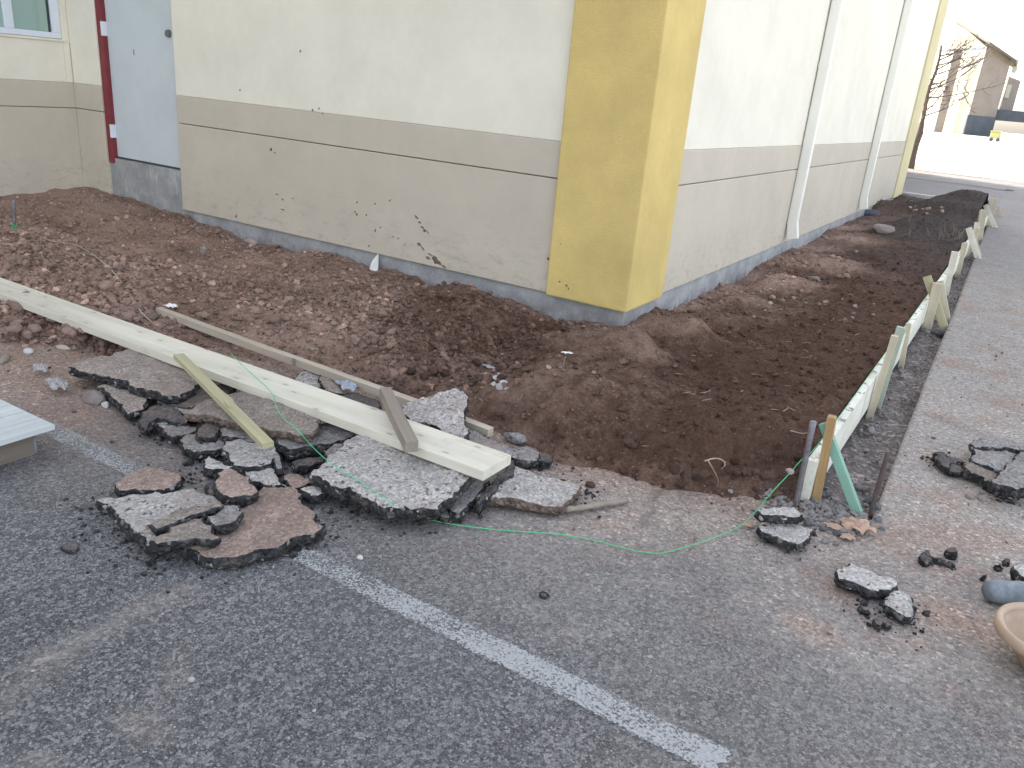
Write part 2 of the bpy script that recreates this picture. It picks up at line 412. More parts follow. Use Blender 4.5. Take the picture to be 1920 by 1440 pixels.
M['wood_green'] = make_wood('green_stained_wood', (.25, .42, .33), (.18, .33, .255))
M['wood_greenish'] = make_wood('greenish_wood', (.42, .46, .36), (.33, .375, .29))
M['wood_grey'] = make_wood('grey_old_wood', (.30, .255, .205), (.22, .18, .145), knots=.3)
M['wood_dark'] = make_wood('dark_old_wood', (.13, .10, .085), (.085, .066, .058))
M['pallet_white'] = make_wood('pallet_whitish_wood', (.52, .54, .53), (.43, .45, .44), knots=.4)
M['pallet_edge'] = make_wood('pallet_brown_wood', (.20, .165, .13), (.14, .115, .095))
M['cream'] = make_stucco('cream_stucco', (.79, .735, .615, 1), stain=False)
M['tan'] = make_stucco('tan_stucco', (.55, .485, .393, 1), stain=True)
M['yellow'] = make_stucco('yellow_stucco', (.69, .52, .20, 1), grain=150, depth=.006, strength=.9, blotch=.16)
M['yellow_glare'] = make_stucco('yellow_stucco_glare', (.64, .56, .34, 1), grain=150, depth=.006, strength=.6)  # paler copy of the yellow stucco, with far-end glare put into its colour
M['back'] = make_stucco('groove_backing', (.46, .415, .34, 1))
M['concrete'] = make_concrete('foundation_concrete', (.34, .34, .34, 1), .3)
M['concrete_step'] = make_concrete('threshold_concrete', (.32, .315, .305, 1), .75)
M['kerb'] = make_concrete('kerb_concrete', (.42, .41, .39, 1), .2)
M['door'] = make_plain('door_primer', (.56, .60, .605, 1), .45, .05, 3, .02)
M['red'] = make_plain('door_frame_red', (.20, .028, .035, 1), .45, .1)
M['metal_white'] = make_plain('hinge_metal', (.72, .74, .76, 1), .35, .05)
M['metal_knob'] = make_plain('lock_metal', (.22, .22, .22, 1), .35, .1, metal=.9)
M['white'] = make_plain('white_paint', (.80, .81, .80, 1), .4, .03, 5, .02)
M['spout'] = make_plain('downspout_paint', (.80, .78, .705, 1), .38, .03, 5, .02)
M['joint'] = make_plain('dark_sealant', (.05, .048, .045, 1), .8)
M['winframe'] = make_plain('window_frame_white', (.70, .74, .80, 1), .35, .03)
M['winframe_dark'] = make_plain('window_gasket', (.05, .06, .065, 1), .4)
M['string'] = make_plain('green_string', (.07, .50, .22, 1), .6, .2, 60)
M['string_pale'] = make_plain('faded_string', (.50, .50, .36, 1), .7, .3, 60)
M['steel'] = make_plain('rusty_steel', (.20, .185, .19, 1), .55, .35, 40, .4, .35)
M['rust'] = make_plain('dark_rust', (.085, .06, .055, 1), .8, .35, 40, .4)
M['mud'] = make_clod_mat('mud_splash', (.23, .175, .145), (.15, .115, .095))
M['root'] = make_plain('dry_root', (.36, .26, .20, 1), .8, .3, 30)
M['straw'] = make_plain('dry_straw', (.25, .205, .15, 1), .8, .3, 30)
M['paper'] = make_plain('kraft_paper', (.42, .28, .205, 1), .75, .2, 25, .4)
M['paper_white'] = make_plain('white_paper', (.72, .70, .67, 1), .7, .1, 25, .3)
M['tub'] = make_plain('tan_plastic', (.40, .285, .20, 1), .5, .14, 9, .2)
M['bluegrey'] = make_plain('blue_grey_skin', (.165, .185, .205, 1), .65, .45, 22, .8)
M['siding'] = make_plain('brown_siding', (.25, .205, .185, 1), .7, .12, 1.5)
M['siding_dark'] = make_plain('dark_base_siding', (.075, .083, .105, 1), .7, .2, 2)
M['render'] = make_plain('pale_yellow_render', (.21, .19, .125, 1), .8, .04)
M['render_white'] = make_plain('white_render', (.42, .405, .33, 1), .8, .04)
M['bark'] = make_plain('bark', (.105, .078, .068, 1), .9, .3, 14, .6)
M['yellow_paint'] = make_plain('yellow_paint', (.46, .44, .19, 1), .5, .05)
M['roofing'] = make_plain('roofing', (.13, .10, .085, 1), .8, .1)
def mat_bag(name, colr, alpha):
    m, nt, b = newmat(name); t = NT(nt)
    tr = nt.nodes.new('ShaderNodeBsdfTransparent'); mx = nt.nodes.new('ShaderNodeMixShader'); mx.inputs[0].default_value = alpha
    setp(b, Base_Color=colr, Roughness=.25, Specular_IOR_Level=.6, Normal=t.bump(t.noise(t.obj(), 40, 4, .6), .5, .004))
    out = nt.nodes['Material Output']
    nt.links.new(tr.outputs[0], mx.inputs[1]); nt.links.new(b.outputs[0], mx.inputs[2]); nt.links.new(mx.outputs[0], out.inputs[0]); return m
M['bag'] = mat_bag('clear_plastic_film', (.42, .40, .39), .62)
M['bluefilm'] = mat_bag('bluish_plastic_film', (.36, .39, .45), .85)
def make_glass():
    m, nt, b = newmat('window_glass'); t = NT(nt)
    setp(b, Base_Color=(.30, .42, .37), Roughness=.06, Specular_IOR_Level=.9); return m
M['glass'] = make_glass()
def make_paint():
    m, nt, b = newmat('worn_white_paint'); t = NT(nt); v = t.obj()
    tr = nt.nodes.new('ShaderNodeBsdfTransparent'); mx = nt.nodes.new('ShaderNodeMixShader')
    a = t.vor(v, 180); r = t.sep(a.outputs['Color'])[0]; n = t.noise(v, 130, 5, .75); big = t.noise(v, 5, 4, .6)
    wear = t.attr('wear')
    k = t.math('ADD', t.math('MULTIPLY', n, .75), t.math('MULTIPLY', r, .30))
    k = t.math('ADD', k, t.math('MULTIPLY', t.math('SUBTRACT', big, .5), .55))
    k = t.math('SUBTRACT', k, wear)
    al = t.ramp(k, [(.27, 0.0), (.50, .90)])
    c = t.mix(t.ramp(n, [(.3, 0.0), (.7, 1.0)]), (.275, .278, .275), (.405, .408, .402))
    setp(b, Base_Color=c, Roughness=.8, Normal=t.bump(n, .4, .004))
    out = nt.nodes['Material Output']
    nt.links.new(al, mx.inputs[0]); nt.links.new(tr.outputs[0], mx.inputs[1]); nt.links.new(b.outputs[0], mx.inputs[2]); nt.links.new(mx.outputs[0], out.inputs[0])
    return m
M['paint'] = make_paint()
def make_grass_mat():
    m, nt, b = newmat('dry_grass'); t = NT(nt); v = t.obj()
    c = t.mix(t.noise(v, .35, 5, .6), (.36, .34, .225), (.45, .43, .30))
    setp(b, Base_Color=c, Roughness=.95); return m
M['drygrass'] = make_grass_mat()
M['street'] = make_plain('pale_street_concrete', (.46, .45, .43, 1), .9, .1, 2, .05)

# ------------------------------------------------------------------ layout: soil bed
XB0, XB1 = -.466, -.428                      # inner and outer face of the form boards
YB0, YB1 = 3.18, 17.35
def cut_x(y): return np.interp(y, [2.9, 3.29, 4.55, 5.59, 8.5, 12.2, 18], [-.178, -.183, -.206, -.225, -.262, -.325, -.40])
front_px = [(-40, 632), (60, 640), (130, 650), (250, 672), (330, 655), (450, 665), (600, 692), (750, 748), (880, 792), (990, 838), (1060, 872), (1200, 888), (1330, 918), (1440, 938), (1478, 948)]
front_line = [(-8.3, 1.9), (-5.2, 2.0)] + [tuple(G(x, y)[:2]) for x, y in front_px] + [(XB0, 3.10)]
soil_poly = front_line + [(XB0, YB1+.3), (-2.06, YB1+.5), (-2.06, 4.80), (-8.3, 4.80)]
def seg_dist(x, y, line):
    d = np.full(np.shape(x), 1e9)
    for (ax, ay), (bx, by) in zip(line, line[1:]):
        ux, uy = bx-ax, by-ay; t = np.clip(((x-ax)*ux+(y-ay)*uy)/(ux*ux+uy*uy+1e-12), 0, 1)
        d = np.minimum(d, np.hypot(x-ax-t*ux, y-ay-t*uy))
    return d
def inside(x, y, poly):
    c = np.zeros(np.shape(x), bool); n = len(poly)
    for i in range(n):
        x1, y1 = poly[i]; x2, y2 = poly[(i+1) % n]
        if y1 == y2: continue
        k = ((y1 > y) != (y2 > y)) & (x < (x2-x1)*(y-y1)/(y2-y1)+x1); c ^= k
    return c
def front_sd(x, y):
    d = seg_dist(x, y, front_line); return np.where(inside(x, y, soil_poly), d, -d)

# control points read off the photograph: pixel, height, cloddiness, moisture, dark greyness
CP = []
def cp(px, py, z, cl, mo, gr=0.0):
    p = G(px, py, z); CP.append((p[0], p[1], z, cl, mo, gr))
def cpw(x, y, z, cl, mo, gr=0.0): CP.append((x, y, z, cl, mo, gr))
for px, py in [(160,350),(213,365),(240,372),(340,405),(400,430),(470,455),(540,470),(640,485),(671,495),(702,501),(741,509),(780,526),(812,540),(874,541),(898,556),(980,574),(1008,590),(1051,612),(1086,609),(1122,607),(1150,610)]:
    p = PY(px, py, 4.75); cpw(p[0], p[1], p[2], .45 if px > 330 else .2, .12 if px < 760 else .4)
for px, py in [(1176,612),(1188,600),(1228,583),(1263,581),(1292,569),(1348,543),(1380,531),(1449,488),(1500,466),(1522,454),(1567,428),(1605,413),(1622,406),(1670,385),(1687,366)]:
    p = PX(px, py, -2.03); cpw(p[0], p[1], p[2], .5, .25 if px > 1250 else .4, .6 if px > 1600 else 0)
cpw(-8.1, 4.6, .2, .1, .1); cpw(-8.1, 4.0, .15, .1, .1); cpw(-8.1, 3.2, .12, .3, .1)
for a in [(60,400,.15,.15,.15),(200,400,.14,.05,.1),(330,450,.10,.1,.12),(140,430,.15,.2,.15),(250,470,.13,.15,.12),(420,490,.08,.25,.1),(560,520,.07,.4,.1),
          (0,470,.20,.8,.2),(80,490,.20,.9,.2),(160,500,.17,.7,.2),(240,540,.15,.8,.15),(0,520,.20,.9,.2),(100,545,.15,1,.2),(200,560,.12,1,.2),(60,590,.08,1,.25),(180,610,.06,1,.25),(20,600,.08,1,.25),
          (300,570,.09,.5,.15),(400,560,.09,.5,.15),(480,570,.10,.55,.12),(560,590,.10,.7,.12),(640,600,.09,.8,.15),(700,570,.10,.8,.2),(620,540,.08,.6,.12),(700,640,.06,.8,.15),(540,640,.03,.4,.1),(640,670,.02,.35,.1),(420,620,.04,.4,.12),
          (760,600,.12,.6,.6),(830,570,.18,.35,.75),(900,565,.22,.25,.75),(860,543,.17,.25,.6),(950,590,.15,.25,.75),(800,650,.12,.6,.7),(880,640,.12,.45,.85),(960,640,.10,.35,.85),(1020,625,.06,.3,.8),
          (760,700,.03,.5,.4),(850,740,.03,.6,.5),(930,720,.05,.7,.65),(980,790,.03,.5,.6),
          (1080,640,.19,.15,.5),(1150,632,.23,.15,.4),(1200,625,.22,.15,.45),(1120,672,.37,.1,.7),(1060,690,.35,.12,.62),(1015,700,.21,.15,.6),(1180,672,.24,.12,.8),(1050,755,.14,.12,.6),(1120,755,.15,.12,.7),(1130,715,.27,.12,.65),(1000,770,.05,.3,.7),
          (1240,598,.20,.2,.55),(1290,598,.22,.2,.5),(1350,585,.18,.25,.5),(1330,600,.09,.2,.75),(1250,655,.12,.12,.9),(1340,645,.04,.12,.95),(1280,690,.04,.1,1),(1200,725,.05,.12,.95),(1300,722,.06,.1,1),(1400,720,.08,.1,1),(1150,790,.10,.15,.9),(1080,810,.06,.3,.8),(1220,785,.22,.1,1),(1330,780,.25,.1,1),(1420,780,.22,.1,1),(1440,760,.17,.08,1),(1400,680,.12,.08,1),(1500,700,.16,.08,1),(1540,770,.16,.08,1),(1490,800,.16,.1,1),(1300,850,.08,.3,.95),(1400,870,.08,.35,1),(1460,890,.07,.5,.9,.3),(1200,850,.03,.35,.85),
          (1400,560,.10,.6,.2),(1460,520,.12,.6,.15),(1540,480,.14,.55,.15),(1600,450,.14,.5,.2),(1380,590,.07,.3,.7),(1460,570,.06,.2,.9),(1540,530,.05,.2,.9),(1600,490,.06,.2,.9,.2),(1640,470,.08,.2,.9,.4),
          (1450,630,.12,.08,1),(1540,620,.13,.08,1),(1620,600,.14,.06,.95),(1660,560,.15,.06,1),(1580,680,.16,.06,1),(1650,650,.15,.06,1),(1700,560,.15,.06,1,.1),(1720,500,.15,.06,1,.5),(1680,480,.13,.08,1,.6),(1760,480,.15,.08,1,.7),(1790,460,.16,.1,1,.8),(1700,440,.16,.1,1,.9),(1760,430,.19,.1,1,1)]:
    cp(*a)
for a in [(-1.9,13,.10,.5,.3,.4),(-1.6,13.5,.16,.4,.5,.7),(-1.0,13,.26,.1,1,1),(-.7,13,.25,.1,1,1),(-.8,14.5,.42,.1,1,1),(-.82,15.1,.64,.1,1,1),(-1.1,15,.42,.1,1,1),(-.62,15.2,.54,.1,1,1),(-1.35,15.6,.24,.2,1,1),(-.55,16.2,.36,.1,1,1),(-1.5,15,.24,.5,.4,.7),(-1.7,15.5,.16,.9,.2,.3),(-1.5,16.5,.16,.3,.8,.9),(-1.0,16.6,.32,.1,1,1),(-1.9,17.1,.22,.3,.6,.9),(-.6,17.3,.12,.3,.8,1),(-1.3,17.6,.1,.3,.8,1),(-.55,5,.15,.1,1),(-.55,7,.15,.1,1),(-.55,9.5,.15,.1,1,.4),(-.55,11.5,.17,.1,1,.9),(-7,2.4,.1,.8,.2),(-6,2.3,.12,.9,.2),(-6.5,3.0,.17,.6,.15)]:
    cpw(*a)
CPA = np.array(CP)
def soil_ctl(x, y):
    sh = np.shape(x); x = np.ravel(x).astype(float); y = np.ravel(y).astype(float); out = np.zeros((4, x.size)); W = np.zeros(x.size)
    # walls of the pit corner: keep each side of the building to itself
    for c in CPA:
        d2 = (x-c[0])**2+(y-c[1])**2
        scale = .10+.02*max(c[1]-5, 0)
        w = 1/(d2+scale*scale)**2.0
        W += w; out += w*c[2:6][:, None]
    return (out/W).reshape((4,)+sh)
def soil_h(x, y, full=False, detail=True):
    x = np.asarray(x, float); y = np.asarray(y, float)
    z, cl, mo, gr = soil_ctl(x, y); sd = front_sd(x, y)
    wob = fbm(x*5, y*5, 3)*.035+fbm(x*17, y*17, 9)*.012
    tap = sstep(-.01, .24, sd+wob)
    z = z*tap-.028*(1-sstep(-.10, .03, sd+wob))
    # keep the fill below the board's top edge
    z = np.minimum(z, np.where((x > -.62) & (y < 12), .165, 9))
    pmask = sstep(2.62, 2.42, y)*sstep(-2.4, -2.7, x)
    z = z*(1-pmask)+np.minimum(z, .085)*pmask
    if detail:
        k = .35+.65*tap
        z = z+k*(.016*fbm(x*3.1, y*3.1, 21)+.009*fbm(x*11, y*11, 5, 3))
        rough = (.0030+.006*cl)
        z = z+k*rough*fbm(x*34, y*34, 31, 3)
        w1 = np.clip(1-worley(x*13, y*13, 4)/.75, 0, 1); w2 = np.clip(1-worley(x*27, y*27, 8)/.75, 0, 1)
        m1 = sstep(.0, .5, vnoise(x*4, y*4, 77)+.25)
        z = z+k*cl*(.026*np.sqrt(w1)*m1+.012*np.sqrt(w2))
        # raked, crumbly moist earth
        z = z+k*mo*(1-cl)*(.016*np.abs(vnoise(x*9+y*3, y*7, 55))+.012*np.abs(vnoise(x*5, y*13+x*3, 57))+.006*fbm(x*48, y*48, 61, 2))
    return (z, cl, mo, gr, sd) if full else z
def ground_h(x, y):
    x = np.asarray(x, float); y = np.asarray(y, float)
    ins = inside(x, y, soil_poly) | (front_sd(x, y) > -.06)
    z = np.where(ins, np.maximum(soil_h(x, y), 0), 0.0)
    strip = (x > XB0) & (x < cut_x(y)) & (y > 3.05) & (y < YB1)
    return np.where(strip, -.055, z)

# ------------------------------------------------------------------ ground sheet (asphalt lot with the cut beside the boards)
def grow(a, b, s0, k): 
    out = []; s = s0; v = a
    sign = 1 if b > a else -1
    while (b-v)*sign > 0:
        out.append(v); v += sign*s; s *= k
    out.append(b); return out
xs = sorted(set(np.round(grow(-5.4, -600, .05, 1.25)+list(np.arange(-5.4, -.5, .05))+list(np.arange(-.5, -.05, .025))+list(np.arange(-.05, 1.6, .05))+grow(1.6, 600, .05, 1.25), 4)))
xs = [v for v in xs if abs(v+.225) > .012]+[-.229, -.221]
xs = np.array(sorted(xs))
ys = np.array(sorted(set(np.round(grow(.2, -200, .05, 1.3)+list(np.arange(.2, 6.2, .05))+grow(6.2, 32, .06, 1.04)+grow(32, 900, 1, 1.2), 4))))
X, Y = np.meshgrid(xs, ys)
shift = (cut_x(Y)+.225)*np.exp(-((X+.225)/.12)**2); Xw = X+shift
Z = .004*fbm(Xw*1.3, Y*1.3, 40)
Z = np.where(np.abs(Xw)+np.abs(Y) > 40, 0, Z)
sd = front_sd(Xw, Y); insd = inside(Xw, Y, soil_poly) & (sd > .07)
Z = np.where(insd, -.3, Z)
stripm = (X > XB0-.03) & (X < -.225) & (Y > 3.12) & (Y < YB1)
sfade = sstep(3.12, 3.5, Y)
Z = np.where(stripm, -.055*sfade-.01+.012*fbm(Xw*12, Y*12, 50)+.02*sstep(-.30, -.23, X)*vnoise(Y*5, Y*0, 3), Z)
far_up = sstep(34, 62, Y)*1.25; Z = Z-.02+.02*(Y < 33)  # the field sheet takes over beyond the lot
DC = []
def dc(px, py, d):
    p = G(px, py); DC.append((p[0], p[1], d))
for a in [(100,1200,.02),(0,1400,.03),(300,1400,.05),(600,1300,.05),(960,1300,.12),(900,1420,.08),(1300,1200,.28),(1400,1350,.26),(1800,1400,.30),(1700,1200,.72),(1500,1120,.62),(1500,1050,.64),(1200,960,.75),(1000,950,.62),(1300,920,.85),(1750,930,.9),(1850,1000,.95),(1880,1150,.62),(1850,600,.72),(1900,450,.5),(1880,380,.4),(1780,760,.85),(1900,760,.7),(200,700,1),(100,780,.7),(250,790,.6),(40,900,.15),(150,1000,.03),(700,1100,.12),(450,1100,.08),(400,900,.3),(800,1050,.34),(1150,990,.75),(1350,980,.8),(60,700,1),(300,840,.4),(1100,880,.75),(1000,880,.5),(1100,1080,.35),(1300,1060,.4),(650,700,1),(450,660,1),(120,860,.35),(330,780,.4),(1640,1020,.7),(1720,850,.8)]:
    dc(*a)
DC.append((1, 20, .35)); DC.append((2, 12, .5)); DC.append((-1, 24, .3)); DC.append((6, 8, .4)); DC.append((-8, 0, .1)); DC.append((3, 0, .15)); DC.append((-3, -3, .05))
DCA = np.array(DC)
def dust_at(x, y):
    W = 0; o = 0
    for c in DCA:
        w = 1/((x-c[0])**2+(y-c[1])**2+.03)**1.8; W = W+w; o = o+w*c[2]
    return o/W
D = dust_at(Xw, Y)
def streak(pa, pb, wd, amt):
    a = G(*pa)[:2]; b = G(*pb)[:2]; d = seg_dist(Xw, Y, [tuple(a), tuple(b)])
    return amt*np.exp(-(d/wd)**2)
D = D+streak((90, 1235), (330, 1110), .045, .38)+streak((0, 1320), (90, 1240), .05, .28)+streak((330, 1240), (330, 1300), .03, .3)+streak((250, 1340), (290, 1370), .04, .35)+streak((40, 1430), (70, 1440), .04, .4)
D = D+streak((1500, 1165), (1540, 1190), .05, .35)+streak((1760, 1150), (1850, 1180), .08, .4)+streak((1040, 1200), (1060, 1190), .03, .2)
D = np.clip(D, 0, 1.1); SM = streak((1760, 785), (1900, 835), .07, .6)+streak((1235, 912), (1212, 985), .035, .75)+streak((1700, 900), (1690, 930), .05, .35)+streak((1800, 690), (1880, 670), .06, .3)+streak((1810, 560), (1890, 545), .08, .3)+streak((1740, 1052), (1785, 1064), .02, .6)
DIRT = np.where(stripm, 1.0, 0.0)
DIRT = np.maximum(DIRT, np.exp(-(np.abs(seg_dist(Xw, Y, [(-.36, 3.15), (-.30, 3.2)]))/.16)**2)*.8)
DIRT = np.maximum(DIRT, np.clip(SM, 0, .8))
RED = .95*np.exp(-np.abs(sd)/.28)+.9*sstep(-2.5, -2.9, Xw)*sstep(1.35, 1.7, Y)+streak((1760, 1150), (1850, 1180), .12, .9)+streak((1640, 1000), (1880, 1010), .12, .7)+streak((1500, 1165), (1540, 1190), .07, .8)+streak((280, 1260), (270, 1390), .06, .6)
RED = np.clip(RED, 0, 1); D = np.clip(D+.35*np.exp(-(np.abs(sd)/.30)**2), 0, 1.1)
ny, nx = X.shape; idx = np.arange(ny*nx).reshape(ny, nx)
F = np.stack([idx[:-1, :-1], idx[:-1, 1:], idx[1:, 1:], idx[1:, :-1]], -1).reshape(-1, 4)
gnd = mesh_obj('ground', np.stack([Xw, Y, Z], -1).reshape(-1, 3), F, M['ground'], smooth=True, attrs={'dust': D.ravel(), 'dirt': DIRT.ravel(), 'red': RED.ravel()})
tag(gnd, 'worn grey asphalt parking lot dusted with reddish earth', kind='structure')

tag(mesh_obj('street', [(3.4, -80, .004), (14, -80, .004), (14, 300, .004), (3.4, 300, .004)], [(0, 1, 2, 3)], M['street']), 'pale concrete street added out of view on the right to bounce sunlight', kind='structure')  # added out of view, pale so its sunlit part brightens the side wall
# sunlit dry field beyond the shade, rising towards the houses
fx = np.array(sorted(set(grow(-4, -600, 3, 1.25)+grow(-4, 600, 3, 1.25)))); fy = np.array(grow(32.2, 900, 1.2, 1.12))
FX, FY = np.meshgrid(fx, fy); FZ = .006+sstep(34, 60, FY)*1.15+.05*fbm(FX*.3, FY*.3, 4)*sstep(33, 40, FY)
n2, n1 = FX.shape; ii = np.arange(n1*n2).reshape(n2, n1)
tag(mesh_obj('dry_grass_field', np.stack([FX, FY, FZ], -1).reshape(-1, 3), np.stack([ii[:-1,:-1], ii[:-1,1:], ii[1:,1:], ii[1:,:-1]], -1).reshape(-1, 4), M['drygrass'], smooth=True),
    'pale dry grass field in full sun beyond the shaded lot', kind='structure')
# low planting strip and far kerb
def strip_sheet(name, pts_a, pts_b, z, mat, label, amp=0.0):
    n = 40; V = []; Fs = []
    for i in range(n+1):
        t = i/n; a = np.array(pts_a[0])*(1-t)+np.array(pts_a[1])*t; b = np.array(pts_b[0])*(1-t)+np.array(pts_b[1])*t
        for j in range(5):
            s = j/4; p = a*(1-s)+b*s; hz = z+amp*math.sin(s*math.pi)*(1+.5*float(vnoise(np.array(t*14.), np.array(s*3.), 5)))
            V.append((p[0], p[1]+.12*float(vnoise(np.array(t*20.), np.array(s*2.), 9))*(amp > 0), hz))
    for i in range(n):
        for j in range(4):
            k = i*5+j; Fs.append((k, k+5, k+6, k+1))
    nv = len(V)
    return tag(mesh_obj(name, V, Fs, M['stone_dusty'], smooth=True, attrs={'moist': [.12]*nv, 'grey': [.15]*nv}), label, kind='structure')
strip_sheet('planting_strip', [(-12, 29.6), (-.5, 26.3)], [(-12, 31.6), (-.2, 26.5)], .006, M['soil'], 'dark low strip of bare earth and litter beside the far kerb', .035)
tag(box('far_kerb', -9.0, -.9, 19.55, 19.75, -.02, .10, M['kerb'], bev=.02), 'pale concrete kerb across the far end of the dug bed', kind='structure')

# ------------------------------------------------------------------ soil
sx = np.array(sorted(set(np.round(list(np.arange(-8.25, -4.2, .03))+list(np.arange(-4.2, -2.2, .017))+list(np.arange(-2.2, XB0, .0135))+[XB0], 4))))
sy = np.array(list(np.arange(1.9, 2.5, .03))+list(np.arange(2.5, 6.2, .0145))+grow(6.2, 17.9, .016, 1.012))
SX, SY = np.meshgrid(sx, sy)
keepv = (SX < -.44) & ~((SX < -2.10) & (SY > 4.83))
kid = np.nonzero(keepv.ravel())[0]
qx = SX.ravel()[kid]; qy = SY.ravel()[kid]
sd0 = front_sd(qx, qy); k2 = sd0 > -.16; kid = kid[k2]; qx = qx[k2]; qy = qy[k2]
sz, scl, smo, sgr, ssd = soil_h(qx, qy, True)
remap = np.full(SX.size, -1); remap[kid] = np.arange(kid.size)
ii = np.arange(SX.size).reshape(SX.shape)
SF = np.stack([ii[:-1, :-1], ii[:-1, 1:], ii[1:, 1:], ii[1:, :-1]], -1).reshape(-1, 4); SF = remap[SF]; SF = SF[(SF >= 0).all(1)]
dry_edge = sstep(.0, .12, ssd)
soil = mesh_obj('soil_bed', np.stack([qx, qy, sz], -1), SF, M['soil'], smooth=True, attrs={'moist': np.clip(smo*(.75+.25*dry_edge), 0, 1), 'grey': np.clip(sgr, 0, 1)})
tag(soil, 'dug bed of reddish brown earth along the building', kind='structure')

# rocks by code
_t = (1+5**.5)/2
ICO_V = np.array([(-1,_t,0),(1,_t,0),(-1,-_t,0),(1,-_t,0),(0,-1,_t),(0,1,_t),(0,-1,-_t),(0,1,-_t),(_t,0,-1),(_t,0,1),(-_t,0,-1),(-_t,0,1)], float); ICO_V /= np.linalg.norm(ICO_V[0])
ICO_F = np.array([(0,11,5),(0,5,1),(0,1,7),(0,7,10),(0,10,11),(1,5,9),(5,11,4),(11,10,2),(10,7,6),(7,1,8),(3,9,4),(3,4,2),(3,2,6),(3,6,8),(3,8,9),(4,9,5),(2,4,11),(6,2,10),(8,6,7),(9,8,1)])
def rand_rot(n):
    q = RNG.normal(size=(n, 4)); q /= np.linalg.norm(q, axis=1)[:, None]; w, x, y, z = q.T
    return np.stack([1-2*(y*y+z*z), 2*(x*y-w*z), 2*(x*z+w*y), 2*(x*y+w*z), 1-2*(x*x+z*z), 2*(y*z-w*x), 2*(x*z-w*y), 2*(y*z+w*x), 1-2*(x*x+y*y)], -1).reshape(n, 3, 3)
def crumbs(name, P, S, mat, label, sink=.35, flat=.8, attrs=None, tint=None):
    n = len(P); V = ICO_V[None]*(1+RNG.uniform(-.32, .32, (n, 12, 1)))*RNG.uniform(.65, 1.25, (n, 1, 3))
    V = np.einsum('nij,nkj->nki', rand_rot(n), V); V[:, :, 2] *= flat
    V = V*S[:, None, None]; V = V+P[:, None, :]; V[:, :, 2] += (S*(1-sink)*flat)[:, None]*.8
    Fc = (ICO_F[None]+12*np.arange(n)[:, None, None]).reshape(-1, 3)
    at = {'tint': np.repeat(RNG.random(n) if tint is None else tint, 12)}
    for k, v in (attrs or {}).items(): at[k] = np.repeat(v, 12)
    o = mesh_obj(name, V.reshape(-1, 3), Fc, mat, attrs=at)
    return tag(o, label, kind='stuff')
def scatter_soil(n, dens):
    x = RNG.uniform(-8.0, XB0-.03, n); y = np.where(x < -2.06, RNG.uniform(1.95, 4.72, n), 1.95+(RNG.random(n)**1.7)*15)
    s = front_sd(x, y); _, cl, mo, gr, = soil_ctl(x, y)
    ok = (s > -.08) & (RNG.random(n) < dens(cl, mo))
    return x[ok], y[ok], cl[ok], mo[ok], gr[ok]
x, y, cl, mo, gr = scatter_soil(110000, lambda c, m: np.clip(.05+c**1.4*.6+.30*m, 0, 1))
S = np.clip(.0046*np.exp(RNG.normal(0, .72, x.size))*(1+.6*cl), .0025, .026); S = np.where(y > 9, S*.6, S)
crumbs('soil_crumbs', np.stack([x, y, soil_h(x, y)], -1), S, M['crumb'], 'loose crumbs and small lumps lying over the dug earth', attrs={'moist': np.clip(mo*.9, 0, 1), 'grey': np.clip(gr, 0, 1)})
# crumbs spilled on to the asphalt near the bed and over the dusty right side
n = 9000; x = RNG.uniform(-5, 1.2, n); y = RNG.uniform(.7, 7, n); s = front_sd(x, y); dd = dust_at(x, y)
ok = (s < .0) & ~((x > XB0-.02) & (x < XB1+.02) & (y > 3.1)) & (RNG.random(n) < np.clip(.10*dd**2+.9*np.exp(-np.abs(s)/.16)*(x < -.45), 0, 1)); x = x[ok]; y = y[ok]
S = np.clip(.0042*np.exp(RNG.normal(0, .55, x.size)), .002, .02)
crumbs('spilled_crumbs', np.stack([x, y, ground_h(x, y)], -1), S, M['crumb'], 'crumbs of earth spilled over the asphalt', attrs={'moist': RNG.uniform(.1, .9, x.size), 'grey': np.zeros(x.size)})
# pale grit on the lot
n = 5200; x = RNG.uniform(-5, 1.5, n); y = .5+RNG.random(n)**1.4*8; s = front_sd(x, y); dd = dust_at(x, y)
ok = (s < -.03) & ((x > cut_x(y)+.01) | (x < XB0-.1) | (y < 3.1)) & (RNG.random(n) < .18+.5*dd); x = x[ok]; y = y[ok]
S = np.clip(.0026*np.exp(RNG.normal(0, .5, x.size)), .0015, .011)
g_ = crumbs('pale_grit', np.stack([x, y, x*0], -1), S, M['stone'], 'pale grit scattered over the asphalt lot')
# grey gravel in the cut beside the boards
n = 420; y = 3.0+RNG.random(n)**2.2*9; x = XB1+.015+RNG.random(n)*(cut_x(y)-XB1-.03)
n = 420; xa = RNG.normal(-.40, .13, n); ya = RNG.normal(3.15, .085, n); ok = ~((xa > XB0-.01) & (xa < XB1+.01) & (ya > 3.16)) & (xa < -.16); x = np.r_[x, xa[ok]]; y = np.r_[y, ya[ok]]
S = np.clip(.0085*np.exp(RNG.normal(0, .45, x.size)), .004, .024)
zz = np.where(y > 3.12, -.05*sstep(3.12, 3.4, y), 0)
crumbs('trench_gravel', np.stack([x, y, zz], -1), S, M['stone_dusty'], 'dusty grey gravel in the cut beside the form boards')

